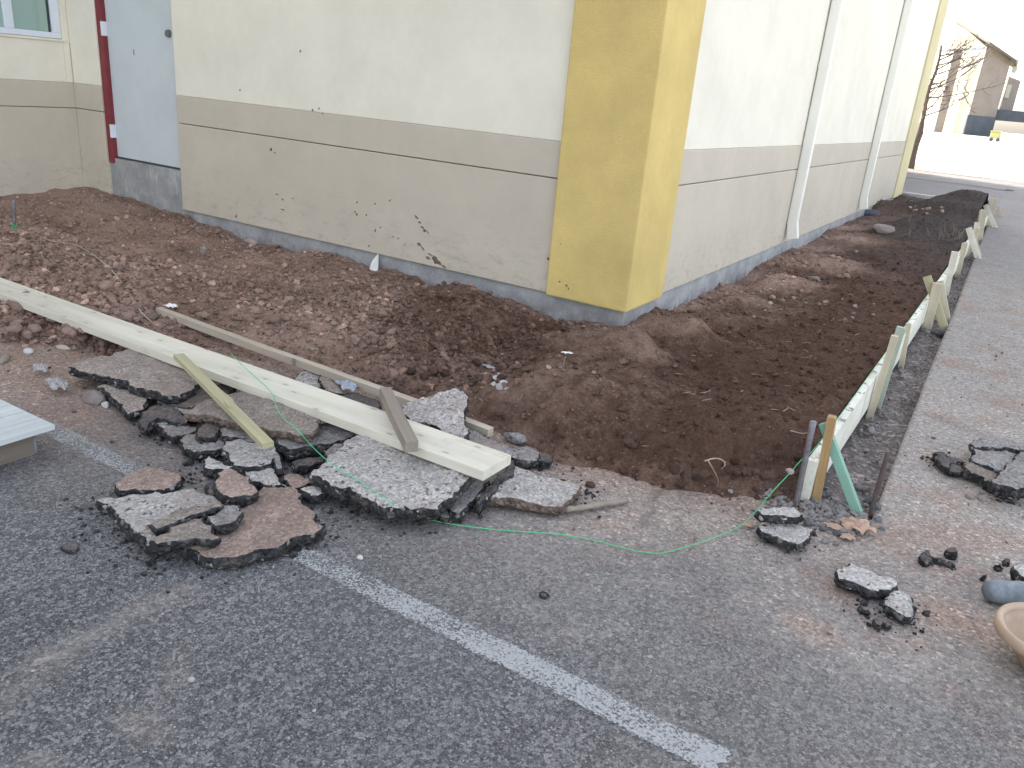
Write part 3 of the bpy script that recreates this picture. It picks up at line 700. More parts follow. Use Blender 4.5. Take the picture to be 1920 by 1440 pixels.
# clods and stones that can be told apart one by one
def rock_mesh(seed, sub=1, rough=.28, flat=.75, name='rock'):
    bm = bmesh.new(); bmesh.ops.create_icosphere(bm, subdivisions=sub, radius=1.0); r = random.Random(seed)
    off = Vector((r.random()*9, r.random()*9, r.random()*9)); sx_, sy_ = r.uniform(.75, 1.3), r.uniform(.7, 1.1)
    cuts = [(Vector((r.gauss(0, 1), r.gauss(0, 1), r.gauss(0, 1))).normalized(), r.uniform(.55, .85)) for _ in range(5)]
    for v in bm.verts:
        p = v.co.copy()
        for nrm, dd_ in cuts:
            e = p.dot(nrm)-dd_
            if e > 0: p -= nrm*e
        k = 1+rough*(r.random()-.5)
        v.co = Vector((p.x*sx_*k, p.y*sy_*k, p.z*flat*k))
    me = bpy.data.meshes.new(name); bm.to_mesh(me); bm.free(); return me
def rock_set(name, label, cat, group, P, S, mats, protos, sink=.3):
    for (px_, py_, pz_), s, in zip(P, S):
        k = random.randrange(len(protos)); me = protos[k]
        o = link(bpy.data.objects.new(name, me)); o.location = (px_, py_, pz_+s*(.55-sink)); o.scale = (s, s, s)
        o.rotation_euler = (random.uniform(-.3, .3), random.uniform(-.3, .3), random.uniform(0, 6.28))
        tag(o, label, cat, group)
def protos(nm, mat, n, seed, sub=2, **k):
    out = []
    for i in range(n):
        me = rock_mesh(seed+i, sub, name=nm, **k); me.materials.append(mat); out.append(me)
    return out
PC = protos('soil_clod', M['clod_dry'], 7, 100); PCW = protos('soil_clod', M['clod_wet'], 4, 130); PS = protos('stone', M['stone'], 5, 160, rough=.15); PW = protos('white_stone', M['stone_white'], 4, 180, rough=.2); PB = protos('gravel_stone', M['stone_blue'], 4, 200, rough=.12)
def on_soil(px, py):
    p = G(px, py, .1)
    for _ in range(4): p = G(px, py, float(ground_h(np.array(p[0]), np.array(p[1]))))
    return p
def region(n, box_, sizes, seedpts=None):
    P = []; S = []
    for _ in range(n):
        a, b, c, d = box_; px, py = random.uniform(a, c), random.uniform(b, d); P.append(tuple(on_soil(px, py))); S.append(random.uniform(*sizes))
    return P, S
P, S = [], []
for bx, n, sz in [((0,600,230,648),30,(.022,.046)), ((0,470,260,600),46,(.02,.055)), ((60,560,300,640),16,(.02,.05)), ((240,480,330,560),10,(.02,.04))]:
    p, s = region(n, bx, sz); P += p; S += [q*.85 for q in s]
rock_set('soil_clod', 'dusty reddish brown clod in the heap behind the long pale plank', 'clod', 'dry clods heaped behind the long plank', P, S, None, PC)
P, S = [], []
for bx, n, sz in [((380,510,760,620),42,(.010,.034)), ((520,580,740,660),22,(.010,.036))]:
    p, s = region(n, bx, sz); P += p; S += s
rock_set('soil_clod', 'small dry clod on the lumpy earth below the tan wall', 'clod', 'small clods below the tan wall', P, S, None, PC)
P, S = [], []
for bx, n, sz in [((760,600,960,720),24,(.012,.03)), ((1040,800,1440,915),34,(.012,.028))]:
    p, s = region(n, bx, sz); P += p; S += s
rock_set('soil_clod', 'dark moist clod on the foot of the freshly dug earth', 'clod', 'dark clods on the dug earth', P, S, None, PCW)
P, S = [], []
for bx, n, sz in [((1300,540,1600,600),20,(.012,.03)), ((1480,440,1640,520),18,(.015,.04))]:
    p, s = region(n, bx, sz); P += p; S += s
rock_set('soil_clod', 'dusty clod on the bank along the pale side wall', 'clod', 'clods on the bank by the side wall', P, S, None, PC)
P = [tuple(on_soil(random.gauss(1545, 45), random.gauss(968, 22))) for _ in range(34)]; S = [random.uniform(.012, .026) for _ in P]
rock_set('gravel_stone', 'grey gravel stone around the foot of the first form board', 'stone', 'gravel stones at the first form board', P, S, None, PB, .2)

P, S = region(20, (1700, 374, 1768, 404), (.018, .036))
rock_set('stone', 'pale stone in the rubble patch near the far end of the side wall', 'stone', 'pale stones in the far rubble patch', P, S, None, PS)
P, S = region(22, (1290, 520, 1640, 600), (.010, .022)); p_, s_ = region(26, (230, 420, 760, 560), (.010, .02)); P += p_; S += s_
rock_set('stone', 'small pale stone lying on the reddish earth', 'stone', 'small pale stones on the earth', P, S, None, PS)
def one_rock(name, label, cat, px, py, s, mat, seed, sq=(1, 1, .7), rot=0.0, sink=.25, rough=.15, sub=2, z=None):
    me = rock_mesh(seed, sub, rough, 1.0, name); me.materials.append(mat); p = on_soil(px, py) if z is None else G(px, py, z)
    o = link(bpy.data.objects.new(name, me)); o.scale = (s*sq[0], s*sq[1], s*sq[2]); o.location = (p[0], p[1], p[2]+s*sq[2]*(.6-sink)); o.rotation_euler = (0, 0, rot)
    return tag(o, label, cat)

exec_slabs = True
# ------------------------------------------------------------------ broken asphalt slabs
def slab(px, z, thick, top, label, tilt=(0, 0), side='side', rough=.004, cat='asphalt slab', name='asphalt_slab', jag=.0125, seed=None, skirt=.012):
    seed = seed if seed is not None else sum(ord(q)*(i+1) for i, q in enumerate(label)); r = random.Random(seed); thick *= .84
    cx = sum(p[0] for p in px)/len(px); cy = sum(p[1] for p in px)/len(px); c = G(cx, cy, z)
    nrm = np.array([-tilt[0], -tilt[1], 1.0])
    poly = [PP(x, y, c, nrm) for x, y in px]
    P2 = [np.array(p[:2])-c[:2] for p in poly]
    area = .5*sum(P2[i][0]*P2[(i+1) % len(P2)][1]-P2[(i+1) % len(P2)][0]*P2[i][1] for i in range(len(P2)))
    if area < 0: P2 = P2[::-1]
    step = .011; O = []
    for i, a in enumerate(P2):
        b = P2[(i+1) % len(P2)]; L = np.linalg.norm(b-a); n = max(1, int(L/step)); nn = np.array([(b-a)[1], -(b-a)[0]])/(L+1e-9)
        for k in range(n):
            t = k/n; p = a*(1-t)+b*t; q = p+c[:2]
            wob = float(fbm(np.array(q[0]*16.), np.array(q[1]*16.), seed % 50, 3))*jag+r.uniform(-.25, .25)*jag
            O.append(p+nn*wob)
    no = len(O); OA = np.array(O)
    mn = OA.min(0); mx = OA.max(0); g = .016 if max(mx-mn) > .25 else .012
    gx, gy = np.meshgrid(np.arange(mn[0], mx[0], g), np.arange(mn[1], mx[1], g)); gx = gx.ravel()+RNG.uniform(-.3, .3, gx.size)*g; gy = gy.ravel()+RNG.uniform(-.3, .3, gy.size)*g
    ok = inside(gx, gy, [tuple(p) for p in O]) & (seg_dist(gx, gy, [tuple(p) for p in O]+[tuple(O[0])]) > g*.55)
    pts = [Vector(p) for p in O]+[Vector((a, b)) for a, b in zip(gx[ok], gy[ok])]
    vv, _, ff, *_ = delaunay_2d_cdt(pts, [], [list(range(no))], 1, 1e-5)
    V2 = np.array([tuple(v) for v in vv]); ex = V2[:, 0]+c[0]; ey = V2[:, 1]+c[1]
    hz = rough*fbm(ex*26, ey*26, seed % 37, 3)+rough*1.6*fbm(ex*5, ey*5, seed % 31, 2)
    rim = np.zeros(len(V2)); rim[:no] = 1
    hz = hz-.003*rim
    VZ = tilt[0]*V2[:, 0]+tilt[1]*V2[:, 1]+hz
    V = [(a, b, d) for (a, b), d in zip(V2, VZ)]; Fc = [tuple(f) for f in ff]; fm = [0]*len(Fc)
    # crumbling broken edge: rings going down
    nr = 4; prev = list(range(no)); cen = OA.mean(0)
    for k in range(1, nr+1):
        ring = []
        for i in range(no):
            p = OA[i]; d = (OA[(i+1) % no]-OA[i-1]); d = np.array([d[1], -d[0]])/(np.linalg.norm(d)+1e-9)
            off = r.uniform(-.004, .005)+(.5*skirt*math.sin(k/nr*math.pi) if k < nr else -skirt*.4)
            q = p+d*off; ring.append(len(V))
            V.append((q[0], q[1], tilt[0]*q[0]+tilt[1]*q[1]-thick*k/nr+(r.uniform(-.12, .12)*thick if k < nr else 0)))
        for i in range(no):
            Fc.append((prev[i], ring[i], ring[(i+1) % no], prev[(i+1) % no])); fm.append(1)
        prev = ring
    Fc.append(tuple(prev[::-1])); fm.append(1)
    o = mesh_obj(name, V, Fc, None, mats=[M[top], M[side]], fmat=fm, smooth=False); o.location = c
    return tag(o, label, cat)

Z4 = lambda L: [(150+x/3.2727, 640+y/3.2727) for x, y in L]
Z3 = lambda L: [(x/3, 380+y/3) for x, y in L]
Z5 = lambda L: [(560+x/3, 560+y/3) for x, y in L]
slab(Z3([(385,925),(430,880),(620,858),(720,825),(900,800),(1080,900),(1125,1010),(1100,1040),(1000,1085),(930,1090),(880,1065),(770,1030),(640,985),(500,945)]), .105, .055, 'slab_tan', 'large dusty brown slab with a thick black edge, lying half under the plank on the far left of the heap', (.0, .03))
slab(Z3([(560,1030),(640,1030),(735,1040),(800,1090),(812,1150),(720,1175),(690,1150),(630,1085)]), .062, .055, 'slab_tan', 'small tan slab sunk below the front edge of the large dusty brown slab')
slab(Z3([(785,1245),(800,1185),(870,1140),(980,1150),(1040,1195),(1050,1225),(960,1222),(880,1215),(840,1235),(810,1265)]), .072, .05, 'slab_dark', 'dark curved lump of asphalt left of the pointed brown slab', (0, .1))
slab(Z3([(870,1125),(960,1090),(1090,1085),(1210,1085),(1290,1050),(1300,1100),(1180,1160),(1060,1200),(960,1150)]), .055, .045, 'slab_pale', 'whitish slab squeezed between the large dusty brown slab and the pointed brown slab')
slab(Z4([(490,340),(640,320),(760,270),(880,260),(935,280),(900,330),(780,375),(640,400),(520,400)]), .075, .05, 'slab_dark', 'dark grey slab under the plank behind the green yellow stake', (0, .06))
slab(Z4([(640,440),(780,365),(910,330),(1030,285),(1120,290),(1300,350),(1455,450),(1440,520),(1395,575),(1230,545),(1060,510),(900,475),(760,455)]), .125, .045, 'slab_tan', 'long pointed brown slab with an earthy front edge under the middle of the plank', (.02, .05), side='side_brown')
slab(Z4([(1190,580),(1330,560),(1400,585),(1440,500),(1560,490),(1700,555),(1640,595),(1540,630),(1400,655),(1275,668),(1220,630)]), .085, .06, 'slab_grey', 'grey slab with a thick black edge between the pointed brown slab and the big pitted slab', (0, .05))
slab(Z4([(455,480),(500,455),(600,490),(715,525),(650,558),(560,578),(500,525)]), .055, .05, 'slab_grey', 'small grey slab on the left rim of the heap beside the dark curved lump')
slab(Z4([(610,600),(640,560),(730,555),(850,570),(890,605),(880,640),(800,652),(700,662),(640,640)]), .058, .055, 'slab_grey', 'small squarish grey slab left of the tip of the green yellow stake')
slab(Z4([(712,545),(780,498),(850,525),(835,575),(740,592)]), .085, .06, 'slab_dark', 'brown dirty lump wedged under the edge of the pointed brown slab', jag=.014)
slab(Z4([(850,530),(920,518),(1000,535),(1090,590),(1060,612),(960,575),(880,565)]), .082, .05, 'slab_grey', 'narrow grey slab under the middle of the green yellow stake')
slab(Z4([(885,620),(960,600),(1060,600),(1190,655),(1185,700),(1160,750),(1020,772),(960,760),(900,705)]), .068, .06, 'slab_pale', 'pale grey slab directly under the tip of the green yellow stake', (0, .04))
slab(Z4([(765,720),(790,695),(850,720),(935,768),(890,785),(820,780),(770,768)]), .05, .05, 'slab_pale', 'small whitish slab in front of the pale grey slab, near the rounded brown slab')
slab(Z4([(1185,660),(1205,665),(1240,775),(1215,780),(1190,720)]), .066, .05, 'slab_grey', 'thin upright sliver of asphalt beside the tip of the green yellow stake', jag=.004)
slab(Z4([(1000,800),(1150,768),(1215,775),(1190,810),(1240,860),(1280,888),(1180,882),(1100,862),(1050,852)]), .05, .045, 'slab_pale', 'flat whitish slab right of the rounded brown slab')
slab(Z4([(1265,815),(1330,815),(1410,850),(1380,870),(1320,892),(1280,855)]), .052, .045, 'slab_brown', 'small reddish brown slab in front of the dark gap of the heap')
slab(Z4([(1300,740),(1390,710),(1500,705),(1480,740),(1390,765),(1320,770)]), .045, .04, 'slab_dark', 'dark slab lying deep in the gap left of the big pitted slab')
slab(Z4([(1520,685),(1560,640),(1645,605),(1660,640),(1600,690),(1540,720)]), .085, .06, 'slab_grey', 'grey sliver pressed against the left side of the big pitted slab')
slab(Z5([(0,1075),(80,1050),(170,1058),(150,1088),(70,1108)]), .05, .045, 'slab_pale', 'small pale slab touching the left corner of the big pitted slab')
slab(Z4([(1000,1020),(1070,960),(1120,885),(1310,897),(1345,960),(1420,1050),(1478,1140),(1380,1195),(1250,1245),(1100,1280),(960,1318),(830,1328),(720,1300),(620,1270),(640,1180),(800,1080)]), .05, .052, 'slab_brown', 'big reddish brown slab lying flat at the front of the heap', rough=.003)
slab(Z4([(118,962),(300,942),(500,937),(700,908),(800,940),(880,985),(870,1040),(760,1100),(600,1180),(440,1252),(400,1222),(320,1150),(220,1060),(190,1000)]), .056, .055, 'slab_pale', 'big whitish grey slab at the front left of the heap')
slab(Z4([(450,1112),(520,1055),(700,1000),(865,995),(875,1012),(760,1045),(620,1092),(520,1132),(470,1142)]), .098, .045, 'slab_tan', 'long wedge of brownish slab lying on the big whitish grey slab', (0, .02))
slab(Z4([(445,1217),(560,1150),(680,1078),(750,1065),(800,1130),(838,1200),(700,1203),(560,1218),(470,1242)]), .098, .045, 'slab_tan', 'triangular tan slab lying in front of the long wedge')
slab(Z4([(780,1080),(850,1050),(885,1000),(980,985),(965,1060),(970,1092),(900,1118),(830,1122),(790,1108)]), .095, .045, 'slab_grey', 'small lumpy grey slab on top of the big reddish brown slab')
slab(Z4([(850,800),(900,778),(960,780),(1010,820),(1080,890),(1087,915),(1000,942),(930,957),(880,942),(840,880)]), .095, .06, 'slab_brown', 'rounded reddish brown slab standing above the back corner of the big reddish brown one', (0, .06))
slab(Z4([(785,870),(840,860),(850,920),(830,935),(790,925)]), .055, .05, 'slab_dark', 'little dark block left of the rounded reddish brown slab')
slab(Z4([(225,895),(250,830),(330,790),(430,768),(560,785),(645,820),(600,862),(520,918),(400,918),(250,908)]), .046, .045, 'slab_brown', 'separate reddish slab on the lot next to the faded end of the white line')
slab(Z5([(85,970),(190,880),(300,770),(400,730),(560,800),(740,850),(930,950),(955,985),(880,1080),(835,1130),(790,1182),(700,1183),(600,1162),(480,1182),(400,1122),(280,1072),(180,1052),(130,1032),(100,1000)]), .112, .06, 'slab_pale', 'big pitted whitish slab under the near end of the plank', (-.02, .07), rough=.006)
slab(Z5([(575,620),(640,580),(700,550),(790,510),(850,503),(940,528),(942,590),(932,680),(938,785),(840,750),(700,700),(610,660)]), .15, .06, 'slab_pale', 'pitted whitish slab tilted up behind the near end of the plank', (.05, .28), rough=.006)
slab(Z5([(930,960),(1040,1000),(1065,1020),(965,1130),(900,1192),(815,1152),(870,1090),(925,1020)]), .062, .055, 'slab_grey', 'grey slab peeking out under the right corner of the big pitted slab', (.0, .03))
slab(Z5([(1180,925),(1190,905),(1215,930),(1195,970),(1130,1030),(1050,1120),(1000,1150),(1060,1050)]), .072, .06, 'slab_dark', 'black crumbling sliver under the cut end of the plank', jag=.016)
slab(Z5([(995,1110),(1060,1055),(1200,935),(1330,980),(1582,1040),(1555,1085),(1500,1140),(1482,1168),(1300,1145),(1100,1118)]), .058, .05, 'slab_pale', 'flat pitted slab with a straight brown front edge right of the plank end', side='side_brown', jag=.008)
slab(Z5([(935,725),(1080,775),(1180,835),(1228,880),(1210,892),(1100,855),(940,795)]), .075, .05, 'slab_grey', 'narrow grey slab showing behind the near end of the plank', (0, .03))
slab(Z5([(1210,852),(1290,835),(1350,868),(1340,905),(1230,915)]), .05, .05, 'slab_grey', 'small grey slab just beyond the cut end of the plank')
slab(Z5([(1352,875),(1385,862),(1418,880),(1412,908),(1370,912)]), .045, .045, 'slab_dark', 'black crumbly lump at the end of the small grey slab beyond the plank', jag=.014, rough=.01)
slab(Z5([(790,1190),(840,1180),(875,1205),(850,1235),(800,1225)]), .03, .03, 'slab_grey', 'small grey lump on the lot in front of the big pitted slab', jag=.012)
slab([(552,705),(575,692),(597,697),(612,712),(590,726),(562,722)], .055, .045, 'slab_pale', 'whitish slab between the plank and the thin stick')
slab([(618,745),(650,735),(682,738),(710,750),(706,766),(690,762),(650,756)], .055, .05, 'slab_dark', 'dark slab between the plank and the thin stick, left of the grey stake')
slab([(600,700),(620,706),(634,722),(640,735),(618,730),(604,718)], .07, .05, 'slab_tan', 'brown lump between the whitish slab and the thin stick')
# pieces on the right
Z6 = lambda L: [(1120+x/2.4, 760+y/2.4) for x, y in L]
ZR = lambda L: [(1640+x/6.857, 760+y/6.857) for x, y in L]
slab(Z6([(728,542),(780,515),(900,525),(992,545),(950,600),(910,622),(850,602),(740,562)]), .05, .045, 'slab_pale', 'pale slab lying flat below another one at the foot of the first form board')
slab(Z6([(718,476),(760,455),(830,447),(880,465),(930,490),(915,506),(830,502),(740,490)]), .092, .042, 'slab_pale', 'pale slab lying on top of another one at the foot of the first form board', (0, .05))
slab(Z6([(1083,738),(1130,703),(1200,725),(1330,780),(1342,800),(1300,818),(1230,822),(1150,792),(1095,768)]), .055, .05, 'slab_pale', 'long oval whitish slab alone on the dusty lot')
slab(Z6([(1300,872),(1340,828),(1380,840),(1442,920),(1430,947),(1390,948),(1340,912)]), .045, .045, 'slab_pale', 'smaller wedge of pale slab beside the long oval whitish one')
slab(ZR([(1260,470),(1280,440),(1400,405),(1600,430),(1750,460),(1920,530),(1960,575),(1700,550),(1400,535),(1290,515)]), .085, .05, 'slab_grey', 'rearmost slab of the small pile on the right side of the lot', (0, .05))
slab(ZR([(1235,695),(1310,560),(1480,535),(1850,605),(1800,690),(1625,832),(1300,722)]), .07, .05, 'slab_grey', 'middle bluish grey slab of the small pile on the right side of the lot')
slab(ZR([(1145,725),(1240,700),(1310,730),(1610,835),(1570,905),(1480,962),(1400,905),(1200,835),(1150,795)]), .055, .05, 'slab_tan', 'brownish slab at the front of the small pile on the right side of the lot')
slab(ZR([(1515,1000),(1560,920),(1830,660),(1920,600),(2050,700),(2050,1060),(1920,1080),(1830,1082)]), .085, .065, 'slab_grey', 'thick grey slab with a tall black edge cut by the right frame edge')
slab(ZR([(770,590),(800,565),(870,580),(950,640),(1120,680),(1132,712),(1010,700),(960,710),(925,770),(860,720)]), .05, .05, 'slab_dark', 'black broken asphalt lump left of the small pile on the right')
slab(ZR([(940,780),(1000,740),(1110,760),(1140,830),(1060,855),(980,830)]), .04, .04, 'slab_dark', 'rough dark lump in front of the black broken one, left of the small pile')
slab([(1897,1063),(1912,1057),(1940,1060),(1940,1086),(1913,1080)], .065, .06, 'slab_pale', 'whitish slab at the right frame edge above the blue grey bar')
def lump(px, py, w, label, asp=.7, seed=1, z=.03):
    r = random.Random(seed); L = [(px+w*math.cos(a)*r.uniform(.7, 1.2), py+w*asp*math.sin(a)*r.uniform(.7, 1.2)) for a in [i*math.pi/4 for i in range(8)]]
    slab(L, z, z+.004, 'slab_dark', label, jag=.010, rough=.008, cat='asphalt lump', name='asphalt_lump', seed=seed, skirt=.006)
lump(133, 1022, 13, 'loose black crumb of asphalt alone on the lot at the far left', .55, 11, .02)
lump(1738, 1040, 8, 'black crumb standing at the end of a dark trail on the right', 1.2, 12, .035)
lump(1784, 1033, 10, 'larger black crumb lying behind the dark trail on the right', .7, 13)
lump(1889, 1050, 6, 'black crumb nearest the whitish slab at the right frame edge', .7, 14, .022)
lump(1872, 1060, 4, 'tiny black crumb between the dark trail and the blue grey bar', .8, 15, .018)
lump(1845, 1077, 7, 'black crumb just above the blue grey bar', .7, 16, .022)
lump(1020, 1112, 5, 'tiny black crumb in the middle of the lot right of the white line', .7, 17, .015)
lump(1648, 1165, 7, 'black crumb below the smaller wedge of pale slab', .8, 18, .02)
lump(1664, 1168, 8, 'black crumb with ragged edges below the wedge of pale slab, right of its neighbour', .7, 19, .02)
# dark trail of crumbs on the right, and crumbs fallen from the slabs
n = 260; tx = np.linspace(0, 1, n); pa = G(1742, 1052); pb = G(1785, 1064); P = pa[None]*(1-tx[:, None])+pb[None]*tx[:, None]; P[:, :2] += RNG.normal(0, .012, (n, 2)); P[:, 2] = 0
hp = [G(x_, y_) for x_, y_ in [(200,950),(230,1000),(290,1040),(420,1050),(560,1020),(600,985),(500,900),(400,850),(300,810),(700,965),(800,965),(880,945),(1080,930),(560,870),(460,860),(1010,865),(640,940),(330,900)]]
hc = np.array(hp)[RNG.integers(0, len(hp), 1500)]; hc[:, :2] += RNG.normal(0, .07, (1500, 2)); hc[:, 2] = 0
hr = np.array([G(x_, y_) for x_, y_ in [(1640,1160),(1475,1015),(1640,1110),(1880,930),(1770,870),(1800,880),(1700,1150)]])[RNG.integers(0, 7, 380)]; hr[:, :2] += RNG.normal(0, .05, (380, 2)); hr[:, 2] = 0
P = np.r_[P, hc, hr]
crumbs('asphalt_crumbs', P, np.clip(.0042*np.exp(RNG.normal(0, .55, len(P))), .0015, .016), M['side'], 'black crumbs of broken asphalt scattered round the slabs')

# ------------------------------------------------------------------ timber
def beam_obj(name, p0, p1, w, h, mat, label, cat, up=(0, 0, 1), group=None, bev=.003, nseg=1, warp=0.0, seed=0, point=0.0, parent=None):
    """local x runs along the timber so the grain follows it"""
    p0 = Vector(p0); p1 = Vector(p1); d = (p1-p0).normalized(); upv_ = Vector(up); s = upv_.cross(d).normalized(); u = d.cross(s).normalized()
    L = (p1-p0).length
    bm = beam_bm((0, 0, 0), (L, 0, 0), w, h, (0, 0, 1), bev, nseg, warp, seed, point)
    o = bm_obj(name, bm, mat); mw = Matrix((( d.x, s.x, u.x, p0.x), (d.y, s.y, u.y, p0.y), (d.z, s.z, u.z, p0.z), (0, 0, 0, 1)))
    o.matrix_world = mw
    if label: tag(o, label, cat, group)
    return o
def rebase(o, p):
    return o
A = G(907, 885, .172); B = G(958, 855, .172); Cn = (A+B)/2
Lf = (G(0, 553, .145)+G(0, 517, .145))/2; dirp = (Lf-Cn)/np.linalg.norm(Lf-Cn); far_end = Cn+dirp*4.7
beam_obj('plank', Cn-np.array([0, 0, .019]), far_end-np.array([0, 0, .019]), .187, .039, M['wood_pale'], 'long pale pine plank lying across the broken asphalt slabs', 'plank', bev=.004, nseg=24, warp=.002, seed=3)
p0 = (G(285, 578, .118)+G(312, 574, .118))/2; p1 = (G(926, 800, .075)+G(913, 812, .075))/2
p0[2] = .100; p1[2] = .058
beam_obj('wooden_stick', p0, p1, .042, .04, M['wood_stick'], 'long thin square stick lying behind the plank', 'stick', bev=.003, nseg=16, warp=.004, seed=5)
# broken yellow green stake
ya = G(335, 668, .195); yb = G(503, 835, .15)
st = beam_obj('broken_stake', ya, yb, .046, .022, M['wood_yellow'], 'yellowish broken stake leaning from the plank down on to the slabs', 'stake', bev=.002, nseg=10, warp=.0015, seed=8)
L_ = (Vector(yb)-Vector(ya)).length
for k, (a, b, yy, zz_) in enumerate([(.46, .60, .026, .004), (.56, .70, .024, -.004), (.60, .66, -.010, .013)]):
    bm = beam_bm((a*L_, yy*.8, zz_), (b*L_, yy*1.1, zz_), .010, .010, bev=.001, point=.03)
    bm_obj('splinter', bm, M['wood_yellow']).parent = st
# grey stake on the plank
beam_obj('grey_stake', G(722, 735, .205), G(772, 838, .197), .05, .046, M['wood_grey'], 'short thick greyish stake lying across the plank near its cut end', 'stake', bev=.003, nseg=4, warp=.001, seed=9)
# weathered stick right of the slabs
pts = catmull([G(1060, 955, .02), G(1090, 952, .02), G(1130, 945, .02), G(1176, 938, .018)], 5)
V, F = tube(pts, .011, 7, rad=[.012+.002*math.sin(i*1.7) for i in range(len(pts))]); recentre(tag(mesh_obj('weathered_stick', V, F, M['wood_grey'], smooth=True), 'short round weathered stick on the ground right of the pitted slab', 'stick'))
# brick coloured scraps on the far left
one_rock('wood_offcut', 'small tan wood offcut on the dirt below the clods', 'offcut', 121, 655, .06, M['wood_stick'], 300, (1, .3, .3), .3, .1, .05)
one_rock('wood_chip', 'brownish wood chip at the left frame edge above the pallet', 'chip', 8, 676, .07, M['wood_grey'], 301, (1, .45, .3), 2.5, .1, .05)
one_rock('white_stone', 'white stone on the dirt left of the big brown slab', 'stone', 54, 662, .03, M['stone_white'], 302)
one_rock('pinkish_stone', 'pinkish round stone left of the small sunken tan slab', 'stone', 178, 752, .055, M['stone'], 303, (1, .8, .7))
one_rock('white_stone', 'white stone just below the pinkish round stone', 'stone', 199, 762, .024, M['stone_white'], 304)
one_rock('pale_rock', 'pale flat rock on the bank near the second downspout', 'rock', 1655, 434, .16, M['stone'], 305, (1, .62, .5), .5, .2, .08, 3)
one_rock('pale_stone', 'pale stone against the foundation beside the doorstep', 'stone', 470, 459, .07, M['stone'], 306, (1, .6, .6))
one_rock('square_stone', 'angular stone on the earth in front of the doorstep', 'stone', 382, 473, .045, M['stone'], 307, (.8, .7, .9))
one_rock('pale_stone', 'pale stone at the end of the thin stick', 'stone', 965, 824, .05, M['slab_grey'], 308, (1.1, .8, .6))
one_rock('pale_stone', 'pale stone on the dark edge of the side bank', 'stone', 1528, 526, .05, M['stone'], 309, (1, .7, .6))
one_rock('pink_stone', 'pinkish white stone on the dark slope inside the first form board', 'stone', 1480, 886, .02, M['stone'], 310)
one_rock('pink_stone', 'left one of two pinkish stones on the dirt right of the leaning rod', 'stone', 1819, 933, .022, M['stone'], 311)
one_rock('pink_stone', 'right one of two pinkish stones on the dirt right of the leaning rod', 'stone', 1842, 937, .025, M['stone'], 312)
one_rock('white_stone', 'white oval pebble on the reddish stain near the tan pan', 'stone', 1817, 1157, .013, M['stone_white'], 313)
one_rock('white_stone', 'white pebble right of the wedge of pale slab', 'stone', 1718, 1128, .010, M['stone_white'], 314)
one_rock('white_stone', 'white pebble between the two big front slabs and the white line', 'stone', 675, 1047, .014, M['stone_white'], 315)
one_rock('white_stone', 'white angular pebble in the lower left part of the lot', 'stone', 359, 1276, .010, M['stone_white'], 316)
one_rock('pale_stone', 'pale stone beside the green brace foot', 'stone', 1588, 978, .035, M['slab_grey'], 317, (1, .7, .6))
one_rock('round_stone', 'dark rounded stone at the foot of the bank left of the form board', 'stone', 1310, 898, .032, M['clod_wet'], 318, rough=.4)
one_rock('round_stone', 'second dark rounded stone at the foot of the bank, left of its neighbour', 'stone', 1286, 894, .028, M['clod_wet'], 319, rough=.4)
for k, (px, py, s) in enumerate([(930,712,.028),(944,720,.022),(938,728,.03),(926,722,.02),(950,732,.018),(937,704,.016)]):
    one_rock('white_rubble', 'whitish lump of rubble in the little pile left of the big earth mound', 'rubble', px, py, s, M['stone_white'], 320+k)['group'] = 'pile of whitish rubble'
for k, (px, py) in enumerate([(384,857),(386,866),(383,900),(377,895)]):
    one_rock('pale_pebble', 'pale pebble on the lot left of the rounded reddish brown slab', 'pebble', px, py, .013, M['stone'], 330+k)['group'] = 'pale pebbles left of the rounded slab'
# white tile shard leaning on the foundation
p = PY(702, 490, 4.70); V = [(p[0]-.045, 4.70, .07), (p[0]+.05, 4.69, .075), (p[0]+.005, 4.745, .20), (p[0]-.03, 4.72, .14)]
V += [(a, b-.012, c) for a, b, c in V]; recentre(tag(mesh_obj('tile_shard', V, [(0,3,2,1),(4,5,6,7),(0,1,5,4),(1,2,6,5),(2,3,7,6),(3,0,4,7)], M['paper_white']), 'pointed white tile shard leaning on the foundation', 'shard'))

# ------------------------------------------------------------------ form boards, stakes, braces
BL = [(YB0, 8.06), (8.064, 12.94), (12.944, YB1)]
lab = ['first form board, its cut end facing the open lot', 'second form board, between the two groups of crossed stakes', 'last form board, disappearing behind the dark earth mound']
for (a, b), l in zip(BL, lab):
    xa = -.447+.0022*(a-3.18); xb = -.447+.0022*(b-3.18)
    beam_obj('form_board', (xa, a, .092), (xb, b, .092), .037, .184, M['wood_form'], 'whitish '+l, 'board', group='form boards along the dug bed', bev=.003, nseg=12, warp=.0012, seed=int(a))
def stake(px_top, px_bot, x, w, t, mat, label, point=.09, zb=None):
    b = PX(*px_bot, x); tp = PX(*px_top, x)
    if zb is None:
        g = G(*px_bot, -.05); y0 = g[1]
    else: y0 = zb
    top = PY(*px_top, y0); bx = x
    p0 = np.array([x, y0, -.12]); p1 = np.array([x, y0, 0.]); 
    g = PY(*px_bot, y0); dz = top[2]-g[2]; slope = (top[0]-g[0])/max(dz, .05)
    slope = max(-.12, min(.12, slope)); up_ = np.array([slope, 0, 1.0])
    T = np.array([x+slope*top[2], y0, top[2]]); Bt = np.array([x-slope*.14, y0, -.14])
    beam_obj('wooden_stake', T, Bt, w, t, mat, label, 'stake', up=(1, 0, 0), group='stakes holding the form boards', bev=.002, point=point, nseg=3, seed=len(bpy.data.objects), warp=.001)
xo = XB1+.004
stake((1569,783),(1535,956), xo+0.0170, .038, 0.032, M['wood_orange'], 'orange brown stake at the near end of the first form board')
